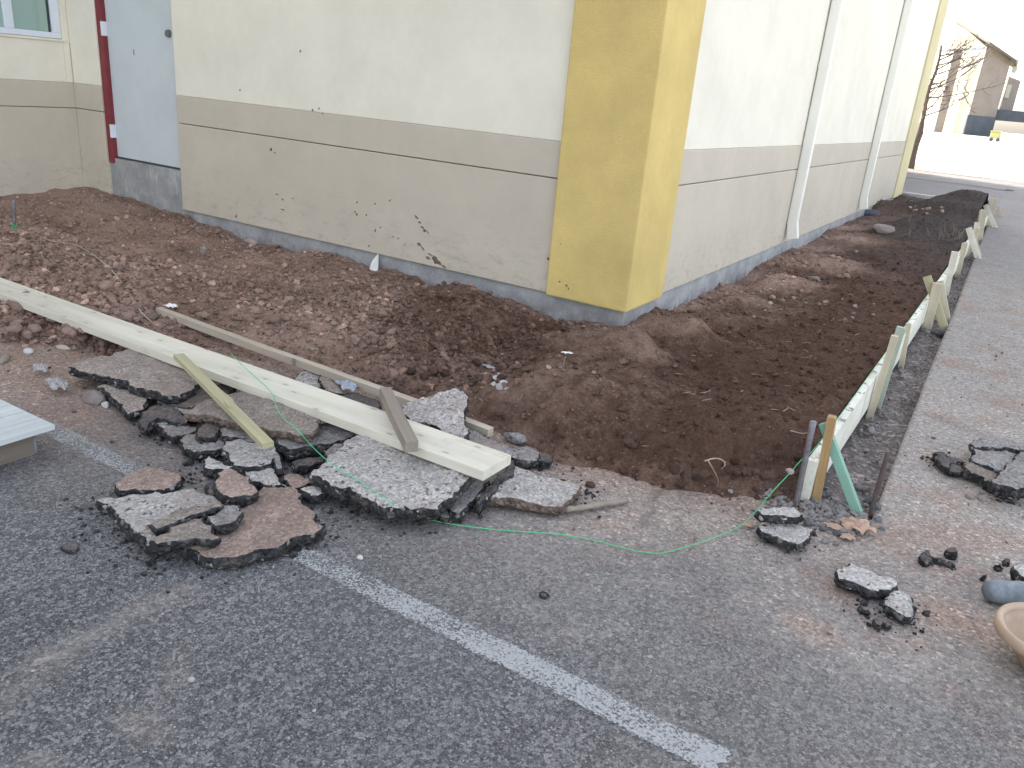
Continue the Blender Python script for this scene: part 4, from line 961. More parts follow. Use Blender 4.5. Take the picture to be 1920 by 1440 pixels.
stake((1675.5,629),(1645,726), xo+0.0180, .038, 0.034, M['wood_stake'], 'pinkish tan stake touching the pale green one on the first form board', zb=4.62)
stake((1692.7,614),(1645,767), xo+0.0240, .038, 0.046, M['wood_greenish'], 'wide pale green stake on the first form board', zb=4.80)
stake((1710,607.5),(1695,688), xo+0.0170, .038, 0.032, M['wood_stake'], 'narrow tan stake just past the pale green one')
stake((1758.5,531),(1737,615), xo+0.0370, .038, 0.072, M['wood_stake'], 'wide upright stake in front of the nearest pair of crossed braces')
stake((1792,472),(1772,556), xo+0.0300, .038, 0.058, M['wood_pale'], 'wide whitish stake just beyond the nearest crossed braces')
stake((1808.7,456),(1794,516), xo+0.0290, .038, 0.056, M['wood_stake'], 'second wide stake beyond the nearest crossed braces, before the thin pair')
stake((1815,455),(1805,504), xo+0.0190, .038, 0.036, M['wood_stake'], 'narrow stake close behind the second wide stake, shorter than it')
stake((1820,447),(1814,484), xo+0.0190, .038, 0.036, M['wood_stake'], 'short narrow stake right before the middle crossed braces')
stake((1823,426),(1812,458), xo+0.0260, .038, 0.05, M['wood_stake'], 'upright stake inside the middle crossed braces', zb=12.0)
stake((1831,417),(1826,446), xo+0.0310, .038, 0.06, M['wood_pale'], 'bright pale stake just behind the middle crossed braces', zb=12.6)
stake((1842.5,395),(1834,454), xo+0.0460, .038, 0.09, M['wood_stake'], 'very wide stake midway between the middle and the farthest brace')
stake((1847,397),(1842,440), xo+0.0260, .038, 0.05, M['wood_stake'], 'stake with a ragged top just before the farthest brace')
stake((1864,372),(1851,425), xo+0.0510, .038, 0.1, M['wood_stake'], 'farthest upright stake, behind the farthest brace', zb=15.9)
def brace(px_top, px_bot, w, t, mat, label, zb=-.03, dy=0.0):
    b = G(*px_bot, zb); tp = PY(*px_top, b[1]+dy)
    d = (tp-b); b2 = b-d/np.linalg.norm(d)*.06
    beam_obj('wooden_brace', tp, b2, w, t, mat, label, 'brace', up=(0, 1, 0), group='braces leaning across the form boards', bev=.002, nseg=3, seed=len(bpy.data.objects), warp=.001)
brace((1545,793),(1612,972), .036, .034, M['wood_green'], 'green brace leaning across the near end of the first form board', dy=.035)
brace((1738,518),(1771,616), .06, .024, M['wood_yellow'], 'yellowish brace of the nearest crossed pair, leaning to the bed')
brace((1762,527),(1776,600), .055, .024, M['wood_stake'], 'second brace of the nearest crossed group, behind the yellowish one')
brace((1816,427),(1835.6,489), .07, .024, M['wood_pale'], 'thicker brace of the middle crossed pair')
brace((1829,450),(1839,483), .04, .022, M['wood_stake'], 'thinner brace of the middle crossed pair')
brace((1847.5,384),(1867.5,430), .07, .024, M['wood_pale'], 'farthest brace leaning on the last form board')
brace((1871,392),(1877,410), .10, .03, M['wood_stick'], 'short tilted board at the far end of the form boards')
def rod(a, b, r, mat, label, rad=None, cat='steel rod', name='steel_rod'):
    pts = [Vector(a).lerp(Vector(b), i/8) for i in range(9)]; V, F = tube(pts, r, 10, rad=rad); return recentre(tag(mesh_obj(name, V, F, mat, smooth=True), label, cat))
rb = G(1490, 958, -.03); rt = PY(1525, 790, rb[1]); rod(rb-(rt-rb)*.15, rt, .012, M['steel'], 'grey steel pin standing inside the near end of the first form board', [.012]*8+[.0135])
rb = G(1630, 970, -.02); rt = PY(1665, 848, rb[1]+.02); rod(rb-(rt-rb)*.1, rt, .0095, M['rust'], 'dark rusty rod leaning beside the green brace')
# dark stone pair near the crossed braces
one_rock('dark_stone', 'flat dark stone at the foot of the nearest crossed braces', 'stone', 1767, 628, .08, M['slab_dark'], 340, (1, .6, .45), .3, .2, z=-.045)
one_rock('dark_stone', 'second dark stone behind the flat one at the nearest crossed braces', 'stone', 1779, 621, .06, M['slab_dark'], 341, (1, .7, .5), .8, .2, z=-.045)
one_rock('black_bundle', 'black rag on the bank near the far end of the side wall', 'rag', 1632, 405, .14, M['siding_dark'], 342, (1.3, .7, .55), .2, .2)
one_rock('white_scrap', 'white scrap beside the black rag', 'scrap', 1648, 409, .06, M['paper_white'], 343, (1.3, .5, .3), .2, .1)

# ------------------------------------------------------------------ string and its post
pb = G(28, 442, .13); pt = PY(25, 374, pb[1]); rod(pb-(pt-pb)*.3, pt, .011, M['steel'], 'thin grey steel post with green string knotted round it', cat='steel post', name='steel_post')
def sp_(px, py, z): return tuple(G(px, py, z))
def sgr(px, py, dz=.012):
    p = on_soil(px, py); return (p[0], p[1], p[2]+dz)
kn = PY(28, 430, pb[1]); knp = []
for i in range(40):
    a = i*.9; knp.append((kn[0]+.018*math.cos(a), kn[1]+.018*math.sin(a), kn[2]-.02+.0016*i+.006*math.sin(i*2.1)))
knp += [(kn[0]+.01, kn[1]-.02, kn[2]-.06), (kn[0]+.0, kn[1]-.025, kn[2]-.10)]
V, F = tube(catmull(knp, 3), .0022, 5); recentre(tag(mesh_obj('string_knot', V, F, M['string'], smooth=True), 'green string wound and knotted on the thin steel post', 'string'))
s1 = [(kn[0], kn[1], kn[2])]+[sgr(*q, .022) for q in [(60,443),(100,458),(140,464),(170,480),(200,503),(220,525),(235,545),(250,570),(268,595),(285,610),(297,618)]]
V, F = tube(catmull(s1, 6), .0024, 5); recentre(tag(mesh_obj('faded_string', V, F, M['string_pale'], smooth=True), 'slack faded string running from the thin post to behind the plank', 'string'))
s2 = [sp_(432,662,.182), sp_(455,685,.178), sp_(480,708,.178), sp_(502,728,.178), sp_(514,745,.165), sp_(519,765,.155), sp_(532,785,.152), sp_(548,797,.148), sp_(562,810,.14), sp_(575,826,.11), sp_(592,844,.11), sp_(612,862,.128), sp_(640,882,.128), sp_(670,900,.124), sp_(700,920,.118), sp_(735,942,.115), sp_(752,956,.03), sp_(790,970,.012), sp_(850,983,.010), sp_(920,992,.010), sp_(1000,998,.010), sp_(1060,1003,.010), sp_(1110,1012,.010), sp_(1160,1025,.010), sp_(1200,1034,.010), sp_(1240,1037,.010), sp_(1290,1024,.010), sp_(1340,1008,.010), sp_(1390,985,.012), sp_(1420,955,.06), sp_(1450,920,.11), sp_(1480,888,.15), sp_(1503,862,.18)]
kx = -.455
s2 += [(kx-.013, 3.25, .192), (kx-.010, 3.6, .19)]+[(kx-.008+.0022*(y_-3.2), y_, .189+.003*math.sin(y_*3)) for y_ in np.arange(4.0, 8.2, .6)]
cs = catmull(s2, 7); V, F = tube(cs, .0021, 5, rad=[.0017 if p.y < 3.3 or p.x < -.6 else .0010 for p in cs]); recentre(tag(mesh_obj('green_string', V, F, M['string'], smooth=True), 'bright green string looping over the slabs and the lot to the form board', 'string'))

# ------------------------------------------------------------------ roots, twigs, straw on the earth
def twig(pxs, r, mat, name, label, cat, group, dz=.012):
    P = [sgr(x_, y_, dz) for x_, y_ in pxs]; P = catmull(P, 5)
    V, F = tube(P, r, 5, rad=[r*(1-.5*i/len(P)) for i in range(len(P))]); o = mesh_obj(name, V, F, mat, smooth=True); recentre(o); return tag(o, label, cat, group)
RG = 'roots and twigs sticking out of the dug earth'; RL = 'thin pale root on the dark earth inside the form boards'
twig([(1320,873),(1340,868),(1355,873),(1357,882),(1350,888)], .0035, M['root'], 'root', 'looped pale root at the foot of the dark bank', 'root', None, .02)
twig([(1325,868),(1335,885),(1345,905),(1343,918)], .003, M['root'], 'root', 'straight root below the looped pale one', 'root', None, .015)
twig([(1441,808),(1447,818),(1458,828),(1467,838)], .003, M['root'], 'root', 'curved root near the grey steel pin', 'root', None, .02)
twig([(1480,815),(1500,820),(1515,819)], .0028, M['root'], 'root', 'root just left of the grey steel pin', 'root', None, .02)
twig([(1060,672),(1056,688),(1055,698)], .0022, M['straw'], 'twig', 'thin twig hanging from the white scrap on the big mound', 'twig', None)
twig([(975,752),(985,737),(1001,716)], .0028, M['straw'], 'twig', 'straight straw leaning on the left foot of the big mound', 'twig', None)
for k in range(46):
    bx = random.choice([(1250,640,1560,780), (1200,700,1500,860), (1320,580,1620,680), (1450,540,1660,640)]); x_, y_ = random.uniform(bx[0], bx[2]), random.uniform(bx[1], bx[3]); L = random.uniform(7, 22)*(.5 if y_ < 640 else 1); a = random.uniform(-.6, .6); c_ = random.uniform(-.5, .5)
    twig([(x_, y_), (x_+L*.5*math.cos(a), y_+L*.35*math.sin(a)+c_*4), (x_+L*math.cos(a+c_), y_+L*.7*math.sin(a+c_))], random.uniform(.0013, .0026), M['root'], 'root', RL, 'root', RG, random.uniform(.006, .02))
# dry weed in the far dark earth
rootp = on_soil(1797, 452); V = []; F = []
for k in range(26):
    a = random.uniform(0, 6.28); l = random.uniform(.08, .22); sp2 = random.uniform(.05, .35)
    base = Vector((rootp[0]-random.random()*.9*random.random(), rootp[1]+random.uniform(-.1, 1.6)*random.random(), 0)); base.z = float(soil_h(np.array(base.x), np.array(base.y)))
    P = [base+Vector((math.cos(a)*sp2*t*l*2, math.sin(a)*sp2*t*l*2, l*(t-.35*t*t*sp2*2))) for t in (0, .35, .7, 1)]
    v, f = tube(P, .004, 3, rad=[.003, .0025, .002, .001]); o_ = len(V); V += v; F += [tuple(i+o_ for i in q) for q in f]
tag(mesh_obj('dry_weeds', V, F, M['straw']), 'clump of dry weeds on the dark earth near the far form boards', 'weeds', kind='stuff')

# ------------------------------------------------------------------ scraps
def crumple(name, px, py, z, sx_, sy_, sz_, mat, label, cat, seed, rot=0.0, fold=1.0):
    n = 14; V = []; F = []; p = G(px, py, z); r = random.Random(seed); ca, sa = math.cos(rot), math.sin(rot)
    ph = [r.uniform(0, 6) for _ in range(6)]
    for i in range(n+1):
        for j in range(n+1):
            u = i/n*2-1; v = j/n*2-1; e = 1+.18*math.sin(5*math.atan2(v, u)+ph[0])
            uu, vv_ = u*e, v*e
            h = .35*(1-u*u)*(1-v*v)+fold*(.28*abs(math.sin(u*3.1+v*1.7+ph[1]))+.22*abs(math.sin(v*4.3-u*2+ph[2]))+.10*abs(math.sin(7*u+ph[3]+3*v)))
            a, b = uu*sx_, vv_*sy_; V.append((p[0]+a*ca-b*sa, p[1]+a*sa+b*ca, p[2]+max(h, 0)*sz_+.003))
    for i in range(n):
        for j in range(n):
            k = i*(n+1)+j; F.append((k, k+n+1, k+n+2, k+1))
    o = mesh_obj(name, V, F, mat); md = o.modifiers.new('thickness', 'SOLIDIFY'); md.thickness = .0012; md.offset = 1
    return recentre(tag(o, label, cat))
crumple('plastic_bag', 108, 728, .02, .075, .035, .05, M['bag'], 'crumpled clear plastic bag on the dirt above the pallet', 'plastic bag', 1, -.25)
crumple('plastic_scrap', 78, 694, .02, .05, .03, .03, M['bag'], 'smaller clear plastic scrap behind the crumpled bag', 'plastic scrap', 2, -.5)
crumple('blue_plastic', 652, 728, .06, .06, .035, .035, M['bluefilm'], 'bluish plastic film between the plank and the thin stick', 'plastic film', 3, -.4)
crumple('plastic_scrap', 912, 690, .08, .045, .012, .02, M['bag'], 'thin greyish plastic strip beside the whitish rubble', 'plastic scrap', 4, .1)
crumple('brown_paper', 1605, 996, .005, .055, .04, .055, M['paper'], 'crumpled brown paper by the foot of the green brace', 'paper', 5, .5)
crumple('brown_paper', 1572, 994, .005, .05, .018, .03, M['paper'], 'flat tail of brown paper left of the crumpled one', 'paper', 6, -.05, .5)
crumple('brown_paper', 1588, 1012, .003, .025, .016, .025, M['paper'], 'little brown paper fold in front of the crumpled one', 'paper', 7, .3)
crumple('white_scrap', 322, 578, .12, .035, .022, .03, M['paper_white'], 'white scrap beside the far end of the thin stick', 'scrap', 8, .3)
crumple('tan_leaf', 588, 657, .04, .03, .018, .02, M['straw'], 'dry yellowish leaf on the earth behind the thin stick', 'leaf', 9, .4)
crumple('white_scrap', 1063, 664, .20, .028, .009, .012, M['paper_white'], 'white paper scrap on top of the big earth mound', 'scrap', 10, .5)
crumple('reddish_scrap', 1403, 987, .003, .02, .016, .018, M['paper'], 'reddish scrap left of the two stacked pale slabs', 'scrap', 12, .5)

# ------------------------------------------------------------------ pallet at the left edge
pc = G(102, 797, .13); px1 = G(0, 828, .13); px2 = G(0, 750, .13)
dA = (px2-pc)[:2]; dA = dA/np.linalg.norm(dA); dB = (px1-pc)[:2]; dB = dB/np.linalg.norm(dB)
pal = thing('pallet', 'whitish wooden pallet corner at the left frame edge', 'pallet', (pc[0], pc[1], 0))
ang = math.atan2(dB[1], dB[0])
def pal_box(name, a0, a1, b0, b1, z0, z1, mat, bev=.003):
    """a along edge towards the frame bottom, b along the other edge"""
    bm = beam_bm((a0, (b0+b1)/2, (z0+z1)/2), (a1, (b0+b1)/2, (z0+z1)/2), abs(b1-b0), z1-z0, bev=bev, nseg=4)
    o = bm_obj(name, bm, mat); o.parent = pal; o.rotation_euler = (0, 0, ang); return o
sgn = 1 if (dB[0]*dA[1]-dB[1]*dA[0]) > 0 else -1
bw = .098
for k in range(5):
    pal_box('deck_board', -.0+random.uniform(-.004, .004), 1.0, sgn*(k*(bw+.004)), sgn*(k*(bw+.004)+bw), .112, .132, M['pallet_white'])
pal_box('stringer', .05, .95, sgn*.07, sgn*.12, .0, .111, M['pallet_edge'])
pal_box('stringer', .045, .95, sgn*.40, sgn*.45, .0, .111, M['pallet_edge'])
pal_box('end_block', .040, .049, sgn*.072, sgn*.118, .004, .109, M['bluegrey'])

# ------------------------------------------------------------------ tan tub and blue grey bar at the right edge
tc_ = G(1978, 1192, .125); tub = thing('pan', 'shallow tan pan with a thick rolled rim, cut off by the right frame edge', 'pan', (tc_[0], tc_[1], 0))
def lathe(prof, n=48, z0=0):
    V = []; F = []
    for (r_, z_) in prof:
        for k in range(n):
            a = 2*math.pi*k/n; V.append((r_*math.cos(a), r_*math.sin(a), z_))
    for i in range(len(prof)-1):
        for k in range(n): F.append((i*n+k, i*n+(k+1) % n, (i+1)*n+(k+1) % n, (i+1)*n+k))
    return V, F
RT = .150
V, F = lathe([(.002, .0), (RT*.30, .0), (RT*.42, .010), (RT*.90, .105), (RT*.965, .118), (RT*.90, .120), (RT*.80, .100), (RT*.34, .022), (.002, .016)])
mesh_obj('body', V, F, M['tub'], tub, smooth=True)
V, F = lathe([(RT*.90, .102), (RT*.98, .096), (RT*1.03, .102), (RT*1.045, .118), (RT*1.02, .132), (RT*.95, .136), (RT*.88, .126), (RT*.90, .102)])
mesh_obj('rim', V, F, M['tub'], tub, smooth=True)
la = G(1848, 1108, .042); lb = G(1975, 1118, .046); pts = [Vector(la).lerp(Vector(lb), i/14) for i in range(15)]
V, F = tube(pts, .04, 14, rad=[.027, .036, .039, .040, .041, .040, .041, .043, .042, .041, .042, .041, .04, .04, .038]); V = [(a, b, c+.004*float(vnoise(np.array(a*30), np.array(b*30), 2))) for a, b, c in V]
recentre(tag(mesh_obj('blue_grey_bar', V, F, M['bluegrey'], smooth=True), 'blunt blue grey bar lying on the lot at the right frame edge', 'bar'))

# ------------------------------------------------------------------ parking line
la = G(1345, 1425); l_y0 = G(1045.8, 1309)[1]; l_y1 = G(1134, 1293.6)[1]
nX, nY = 260, 10; x0, x1 = -4.6, G(1365, 1412)[0]; V = []; W = []
for i in range(nX+1):
    for j in range(nY+1):
        xx = x0+(x1-x0)*i/nX; yy = l_y0+(l_y1-l_y0)*j/nY
        if i == nX: xx += random.uniform(-.02, .01)
        e = 1 if j in (0, nY) else 0
        yy += (.006*float(fbm(np.array(xx*9), np.array(j*3.), 6, 3)))*e
        V.append((xx, yy, .0035+.004*float(fbm(np.array(xx*1.3), np.array(yy*1.3), 40))))
        w = .03+.0*float(sstep(-2.0, -3.4, xx))+.10*(1-float(sstep(-1.6, -1.0, xx)))+.30*e+.05*(1 if j in (1, nY-1) else 0)
        w += .3*float(sstep(-3.2, -3.9, xx))
        W.append(w)
F = [(i*(nY+1)+j, (i+1)*(nY+1)+j, (i+1)*(nY+1)+j+1, i*(nY+1)+j+1) for i in range(nX) for j in range(nY)]
tag(mesh_obj('parking_line', V, F, M['paint'], attrs={'wear': W}), 'worn white parking line painted on the asphalt', kind='structure')

# ------------------------------------------------------------------ the building
YF, YP, YC = 4.73, 4.69, 4.762       # stucco face, pilaster face, concrete face of the front
XF, XP, XC = -2.012, -1.985, -2.032  # the same on the right side
ZE, ZG, ZBAND, ZTOP = .20, .975, 1.208, 4.30
YE = 17.45; ZW = 7.4
bld = thing('building', 'cream and tan stucco building with a yellow corner pilaster', 'building', (-8, 11, 0))
def bx(name, *a, mat='cream', bev=.0, parent=bld):
    bm = box_bm(*a, bev=bev); bm.verts.ensure_lookup_table()
    me = bpy.data.meshes.new(name); bm.to_mesh(me); bm.free(); me.materials.append(M[mat]); o = bpy.data.objects.new(name, me); link(o); o.parent = parent
    loc = Vector(bld.location); o.location = -loc if parent is bld else (0, 0, 0); return o
XWALL = -8.15; XDL = -7.70; XDR = -6.565
g_ = .006
# structural cores behind the stucco
bx('core', -15.9, XC-.06, YC+.06, YE-.02, -.2, ZTOP-.05, mat='back')
bx('rear_wing', -16, -5.0, YE-.02, 31.27, -.2, ZTOP, mat='cream')
bx('left_wing', -22, XWALL-.05, -14, YE-.03, -.2, ZW-.02, mat='cream')  # unseen length and height stretched to keep sky light off the front wall
bx('roof_cap_shade_eave', XWALL+.01, XF+.10, YF-1.9, YE+.12, ZTOP, ZTOP+.10, mat='tan')  # small cap at the far end; deep unseen front overhang added to shade the facade
# foundation
bx('foundation', XDR+.0, XC, YC, YC+.058, -.35, ZE+.03, mat='concrete')
bx('foundation', XC-.058, XC, YC+.058, YE-.03, -.35, ZE+.03, mat='concrete')
bx('doorstep', XDL-.02, XDR-.0, YC-.002, YC+.057, -.35, .545, mat='concrete_step')
# front stucco panels
XL0 = -2.60
bx('lower_panel', XDR, XL0, YF, YC+.057, ZE, ZG-g_, mat='tan', bev=.006)
bx('band_panel', XDR, XL0, YF, YC+.057, ZG, ZBAND, mat='tan', bev=.006)
bx('upper_panel', XDR, XL0, YF+.006, YC+.057, ZBAND+.001, ZTOP, mat='cream', bev=.006)
bx('lower_panel', XWALL-.045, XDL-.002, YF, YC+.057, -.2, ZG-g_, mat='tan', bev=.006)
bx('band_panel', XWALL-.045, XDL-.002, YF, YC+.057, ZG, ZBAND, mat='tan', bev=.006)
bx('upper_panel', XWALL-.045, XDL-.002, YF+.006, YC+.057, ZBAND+.001, ZTOP, mat='cream', bev=.006)
bx('upper_panel', XDL, XDR-.001, YF+.006, YC+.057, 2.75, ZTOP, mat='cream', bev=.006)
# corner pilaster
bx('pilaster', -2.597, XP, YP, 5.31, ZE-.006, ZTOP, mat='yellow', bev=.012)
# right side panels between the control joints
JY = [5.313, 8.68, 12.85, 16.42]
for a, b in zip(JY, JY[1:]):
    a2 = a+(.006 if a > 6 else 0); b2 = b-(.006 if b < 16 else 0)
    bx('lower_panel', XC-.055, XF, a2, b2, ZE+.008, ZG-g_, mat='tan', bev=.006)
    bx('band_panel', XC-.055, XF, a2, b2, ZG, ZBAND, mat='tan', bev=.006)
    bx('upper_panel', XC-.055, XF-.006, a2, b2, ZBAND+.001, ZTOP, mat='cream', bev=.006)
for yj in JY[1:3]: bx('joint_sealant', XC-.05, XF-.012, yj-.0055, yj+.0055, ZE+.03, ZTOP-.1, mat='joint')
bx('pilaster', -2.597, XP, 16.425, YE, ZE-.006, ZTOP, mat='yellow_glare', bev=.012)
# downspouts
for yj in JY[1:3]:
    ds = bx('downspout', XF+.002, XF+.105, yj+.010, yj+.082, .42, ZTOP-.05, mat='spout', bev=.012)
    bm = beam_bm((XF+.054, yj+.046, .44), (XF+.09, yj+.049, .27), .072, .10, up=(1, 0, 0), bev=.012)
    me = bpy.data.meshes.new('shoe'); bm.to_mesh(me); bm.free(); me.materials.append(M['spout']); o = link(bpy.data.objects.new('shoe', me)); o.parent = ds
    for zz_ in (1.95, 3.6):
        bx('strap', XF+.001, XF+.109, yj+.006, yj+.086, zz_, zz_+.03, mat='spout', parent=ds)
# left wing wall, facing right
w1 = PX(118, 74, XWALL); WY1 = w1[1]; WZ0 = w1[2]; WY0 = WY1-1.35
bx('lower_panel', XWALL-.05, XWALL, -14, YF-.001, -.2, ZG-g_, mat='tan', bev=.006)
bx('band_panel', XWALL-.05, XWALL, -14, YF-.001, ZG, ZBAND, mat='tan', bev=.006)
bx('upper_panel', XWALL-.05, XWALL-.006, -14, WY0, ZBAND+.001, ZW, mat='cream', bev=.006)
bx('upper_panel', XWALL-.05, XWALL-.006, WY0+.001, WY1-.001, ZBAND+.001, WZ0, mat='cream', bev=.006)
bx('upper_panel', XWALL-.05, XWALL-.006, WY0+.001, WY1-.001, WZ0+1.3, ZW, mat='cream', bev=.006)
bx('upper_panel', XWALL-.05, XWALL-.006, WY1, YF+.004, ZBAND+.001, ZW, mat='cream', bev=.006)
win = bx('window', XWALL-.048, XWALL-.040, WY0+.002, WY1-.002, WZ0+.002, WZ0+1.298, mat='winframe_dark')
fw = .055
for (ya_, yb_, za_, zb_) in [(WY0+.003, WY1-.003, WZ0+.003, WZ0+.055), (WY0+.003, WY1-.003, WZ0+1.245, WZ0+1.297), (WY0+.003, WY0+.06, WZ0+.056, WZ0+1.244), (WY1-.085, WY1-.003, WZ0+.056, WZ0+1.244), (PX(12, 60, XWALL)[1], PX(30, 62, XWALL)[1], WZ0+.056, WZ0+1.244)]:
    bx('frame', XWALL-.039, XWALL-.012, ya_, yb_, za_, zb_, mat='winframe', bev=.004, parent=win)
for (ya_, yb_) in [(WY0+.062, PX(12, 60, XWALL)[1]-.002), (PX(30, 62, XWALL)[1]+.002, WY1-.115)]:
    bx('pane', XWALL-.038, XWALL-.028, ya_, yb_, WZ0+.057, WZ0+1.243, mat='glass', parent=win)
for ch in win.children: ch.location = (0, 0, 0)
bx('sill', XWALL-.004, XWALL+.012, WY0-.01, WY1+.02, WZ0-.022, WZ0-.001, mat='cream', bev=.003)
bx('joint_sealant', XWALL-.004, XWALL+.0015, WY1+.060, WY1+.066, ZBAND+.01, WZ0-.03, mat='back')
# door
DZ = .552
door = bx('door', XDL+.085, XDR-.002, YC+.030, YC+.056, DZ+.012, 2.66, mat='door', bev=.002)
bx('door_frame', XDL, XDL+.082, YC-.015, YC+.055, .50, 2.74, mat='red', bev=.004)
bx('door_frame', XDL+.083, XDR-.002, YC-.015, YC+.055, 2.665, 2.74, mat='red', bev=.004)
bx('door_sweep', XDL+.086, XDR-.003, YC+.028, YC+.05, DZ-.006, DZ+.011, mat='winframe_dark')
for (zc,) in [(1.50+.046*4.78,), (1.5-.146*4.78,), (2.45,)]:
    h = bx('hinge', XDL+.070, XDL+.096, YC-.022, YC+.029, zc-.062, zc+.062, mat='metal_white', bev=.003, parent=door)
    h.location = (0, 0, 0)
def disc(name, c, r, d, mat, parent):
    bm = bmesh.new(); bmesh.ops.create_cone(bm, cap_ends=True, segments=24, radius1=r, radius2=r*.9, depth=d, matrix=Matrix.Translation(c) @ Matrix.Rotation(math.pi/2, 4, 'X'))
    me = bpy.data.meshes.new(name); bm.to_mesh(me); bm.free(); me.materials.append(M[mat]); o = link(bpy.data.objects.new(name, me)); o.parent = parent; return o
bxm = PY(251, 98, YC+.03); m_ = bx('scuff', bxm[0]-.004, bxm[0]+.006, YC+.0285, YC+.031, bxm[2]-.025, bxm[2]+.022, mat='joint', parent=door); m_.location = (0, 0, 0)
kp = PY(318, 63, YC+.02); disc('lock', (kp[0]-.02, YC+.018, kp[2]), .034, .022, 'metal_knob', door)
disc('knob', (kp[0]-.02, YC-.0, kp[2]-.15-.95+.85), .001, .002, 'metal_knob', door) if False else None
# mud splashes on the stucco
def splat(pts_px, yplane=None, xplane=None, seed=0):
    for (px, py, a, b, rot) in pts_px:
        r = random.Random(int(px*7+py)); c = PY(px, py, yplane); s = 4.9/FPX
        n = 14; V = []; 
        for i in range(n):
            t = 2*math.pi*i/n; rr = r.uniform(.5, 1.15); u = a*rr*math.cos(t); v = b*rr*math.sin(t)
            uu = u*math.cos(rot)-v*math.sin(rot); vv_ = u*math.sin(rot)+v*math.cos(rot)
            q = PY(px+uu, py+vv_, yplane); V.append((q[0], yplane+.001, q[2]))
        mid = []
        for (xq, yq, zq) in V: mid.append((c[0]+(xq-c[0])*.6, yplane-.004-r.random()*.003, c[2]+(zq-c[2])*.6))
        V2 = V+mid+[(c[0], yplane-.006, c[2])]
        F = [(i, (i+1) % n, n+(i+1) % n, n+i) for i in range(n)]+[(n+i, n+(i+1) % n, 2*n) for i in range(n)]
        o = mesh_obj('mud_splat', V2, F, M['mud']); o.parent = bld; o.location = -Vector(bld.location)
splat([(508,280,2.5,4,.3),(515,286,3,1,.6),(519,364,4,1,.6),(530,374,2.5,1.5,.8),(530,393,5,1.2,.3),(549,372,2,1,0),(443,406,1.5,5,.2),(670,379,1.2,3,.2),(666,397,1.5,2.5,0),(669,402,2.2,3,0),(703,382,2.2,2.2,.3),(731,376,1,4,.5),(687,403,1,2.2,0),(713,426,1.4,2,.4),(704,432,1.2,4,.2),(737,444,2.5,1,.2),(747,447,1.8,1.2,.3),(759,458,1.8,1,.2),(692,461,1.8,2.6,.1),(781,407,6,2.4,.7),(787,417,4,2.2,.5),(792,426,5,2.2,.8),(796,432,4,3.5,.8),(803,436,4.5,1,1.1),(786,458,4.5,3.5,.6),(793,466,6,1,1.0),(806,477,6,1.6,.5),(803,484,6,3.5,.6),(817,488,16,7,.85),(832,500,6,3,.8),(586,206,1.5,2.5,0),(598,203,1.2,2,0),(605,213,3,1,-.8),(563,96,1,3,.3),(450,169,.8,2,0)], YF)
splat([(1049,528,3,1.6,.6),(1062,535,3,2.6,.4),(1066,541,1,3,-.3),(1052,457,1.3,1.3,0)], YP)
splat([(1028,485,2.2,4,.2),(1030,502,1,1.6,0)], YF)

# ------------------------------------------------------------------ far background: bare tree, house, carport, yellow bollard
def tree(base, top, r0):
    t = thing('bare_tree', 'bare leafless tree standing past the far corner of the building', 'tree', tuple(base))
    base = Vector(base); top = Vector(top); rr = random.Random(4)
    pts = [base.lerp(top, i/10)+Vector((rr.uniform(-.05, .05), rr.uniform(-.05, .05), 0))*(i > 2) for i in range(11)]
    V, F = tube(pts, r0, 8, rad=[r0*(1.25 if i < 1 else 1)*(1-.075*i) if i < 4 else r0*.55*(1-.085*(i-3)) for i in range(11)])
    o = mesh_obj('trunk', V, F, M['bark'], t, smooth=True); o.location = -Vector(t.location)
    V = []; F = []
    def branch(p, d, L, r, depth):
        n = 5; pts = [p]; dd_ = d.copy()
        for i in range(n):
            dd_ = (dd_+Vector((rr.gauss(.02, .13), rr.gauss(0, .13), rr.gauss(.05, .12)))).normalized(); pts.append(pts[-1]+dd_*(L/n))
        v, f = tube(pts, r, 4 if depth else 5, rad=[r*(1-.14*i) for i in range(n+1)]); o_ = len(V); V.extend(v); F.extend([tuple(i+o_ for i in q) for q in f])
        if depth < 3:
            for k in range(3 if depth < 2 else 2):
                i = rr.randint(1, n); nd = (dd_+Vector((rr.gauss(0, .7), rr.gauss(0, .7), rr.gauss(.1, .5)))).normalized(); branch(pts[i], nd, L*rr.uniform(.45, .7), r*.6, depth+1)
    H_ = (top-base).length
    for k in range(15):
        f_ = .40+.55*k/15; p = base.lerp(top, f_); a = rr.uniform(-1.3, 1.3) if k % 3 else rr.uniform(0, 6.28)
        branch(p, Vector((math.cos(a)+.25, math.sin(a)*.8, rr.uniform(.15, .8))).normalized(), H_*.40*(1.2-f_*.6), .026, 0)
    o = mesh_obj('crown', V, F, M['bark'], t); o.location = -Vector(t.location)
tb = G(1704, 316, 0); tt = PY(1766, 85, tb[1]); tree(tb, tt, .15)
# house: a shaded brown side and a sunlit pale gable side
D0 = 60.0
def PD(px, py, d=D0): return PY(px, py, d)
hs = thing('house', 'far pale house with a brown shaded side and a dark base', 'house', (PD(1840, 245)[0], D0, .9))
def hpoly(name, pts, mat, thick=(0, .3, 0), parent=hs):
    """wall panel between real corner points, given real thickness"""
    n = len(pts); V = [tuple(p) for p in pts]+[(p[0]+thick[0], p[1]+thick[1], p[2]+thick[2]) for p in pts]
    F = [tuple(range(n)), tuple(range(n, 2*n))[::-1]]+[(i, n+i, n+(i+1) % n, (i+1) % n) for i in range(n)]
    o = mesh_obj(name, V, F, M[mat], parent); o.location = -Vector(parent.location); return o
cx0 = PD(1812, 235); 
zB = 1.0; zT = PD(1849, 92)[2]
XE = PD(1832, 160)[0]                          # the edge where pale wall meets brown wall
Xr = PD(1876, 165, 58)[0]
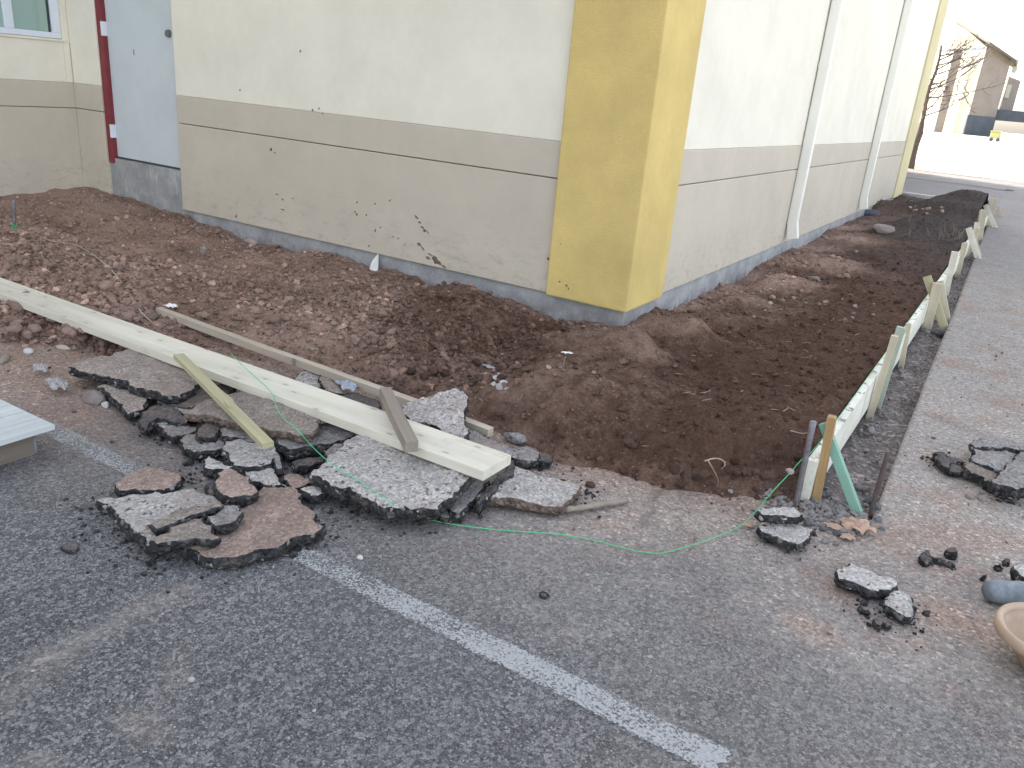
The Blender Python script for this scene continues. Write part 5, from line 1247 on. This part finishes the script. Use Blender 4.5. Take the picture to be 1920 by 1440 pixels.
def vx(px, py, d): return PY(px, py, d)
E0 = (XE, 60, zB); E1 = (XE, 60, zT)
nR = (Xr-XE)
R0 = (XE+1.4, 61.6, zB); R1 = (XE+1.4, 61.6, zT-.5)
Lq = 9.0
L0 = (XE-5.5, 67, zB); L1 = (XE-5.5, 67, zT+.05)
zb1 = zB+1.35
hpoly('brown_wall', [(E0[0], E0[1], zb1), (R0[0], R0[1], zb1), R1, E1], 'siding', (-.1, .3, 0))
hpoly('dark_base', [(E0[0]-.05, E0[1]-.1, zB-.3), (R0[0]+.05, R0[1]-.05, zB-.3), (R0[0]+.05, R0[1]-.05, zb1), (E0[0]-.05, E0[1]-.1, zb1)], 'siding_dark', (-.1, .3, 0))
hpoly('pale_wall', [(L0[0], L0[1], zB-.3), (E0[0]-.03, E0[1]+.02, zB-.3), (E1[0]-.03, E1[1]+.02, zT), L1], 'render_white', (.2, .3, 0))
PK = (XE-2.2, 63.3, zT+1.75)
hpoly('gable', [(L1[0], L1[1], zT+.12), (E1[0]-.03, E1[1]+.0, zT+.1), PK], 'render', (.2, .3, 0))
hpoly('fascia', [(L1[0], L1[1]-.06, zT+.0), (E1[0], E1[1]-.06, zT), (E1[0], E1[1]-.06, zT+.14), (L1[0], L1[1]-.06, zT+.14)], 'siding_dark', (.1, .12, 0))
hpoly('roof', [(PK[0]-.2, PK[1]-.3, PK[2]+.02), (E1[0]+.1, E1[1]-.45, zT+.26), (R1[0]+.30, R1[1]-.5, R1[2]-.08), (R1[0]+.30, R1[1]+4, R1[2]-.3), (PK[0]-.2, PK[1]+4, PK[2]-.2)], 'roofing', (0, 0, .13))
pp = (XE-1.65, 61.9)
hpoly('corner_post', [(pp[0]-.2, pp[1]-1.0, zB), (pp[0]+.28, pp[1]-.95, zB), (pp[0]+.28, pp[1]-.95, zT), (pp[0]-.2, pp[1]-1.0, zT)], 'siding', (.0, .3, 0))
hpoly('canopy', [(pp[0]-2.6, 64.8, zB+1.75), (pp[0]+.9, 62.4, zB+1.1), (pp[0]+.3, 62.5, zB+1.75), (pp[0]-1.6, 63.9, zB+2.2)], 'siding', (.2, .6, 0))
hpoly('side_wing', [(R0[0]+.05, 63.2, zb1), (R0[0]+.75, 63.8, zb1), (R0[0]+.75, 63.8, zT-1.5), (R0[0]+.05, 63.2, zT-1.3)], 'siding', (-.1, .4, 0))
for k in range(2):
    zz_ = zB+2.6+k*1.5; hpoly('window', [(R0[0]+.1, 63.1, zz_), (R0[0]+.35, 63.3, zz_), (R0[0]+.35, 63.3, zz_+.8), (R0[0]+.1, 63.1, zz_+.8)], 'render_white', (0, .05, 0))
hpoly('downpipe', [(R0[0]-.45, 61.55, zB), (R0[0]-.37, 61.62, zB), (R0[0]-.37, 61.62, zT-.6), (R0[0]-.45, 61.55, zT-.6)], 'render_white', (0, .06, 0))
cpt = thing('carport', 'low dark carport roof beside the far house', 'carport', (R0[0]+2, 62.5, zB))
hpoly('carport_roof', [(R0[0]-.1, 61.9, zB+1.2), (R0[0]+5.5, 62.5, zB+1.2), (R0[0]+5.5, 62.5, zB+1.75), (R0[0]-.1, 61.9, zB+1.85)], 'siding_dark', (0, 3, 0), cpt)
for k in (1.9, 3.4, 4.2): hpoly('post', [(R0[0]+k, 62.3, zB-.3), (R0[0]+k+.14, 62.3, zB-.3), (R0[0]+k+.14, 62.3, zB+1.2), (R0[0]+k, 62.3, zB+1.2)], 'siding_dark', (0, .14, 0), cpt)
yb_ = PD(1865, 262, 52); yl = thing('yellow_cart', 'small bright yellow cart far off in the sunlit field', 'cart', (yb_[0], 52, yb_[2]-.1))
bm = box_bm(-.26, .22, -.25, .25, .16, .5, .05); o = bm_obj('bin', bm, M['yellow_paint']); o.parent = yl
bm = box_bm(-.30, .27, -.28, .28, .5, .56, .02); o = bm_obj('lid', bm, M['yellow_paint']); o.parent = yl
for s_ in (-1, 1):
    bm = bmesh.new(); bmesh.ops.create_cone(bm, cap_ends=True, segments=16, radius1=.10, radius2=.10, depth=.06, matrix=Matrix.Translation((.16*s_, -.26, .1)) @ Matrix.Rotation(math.pi/2, 4, 'X')); o = bm_obj('wheel', bm, M['siding_dark']); o.parent = yl
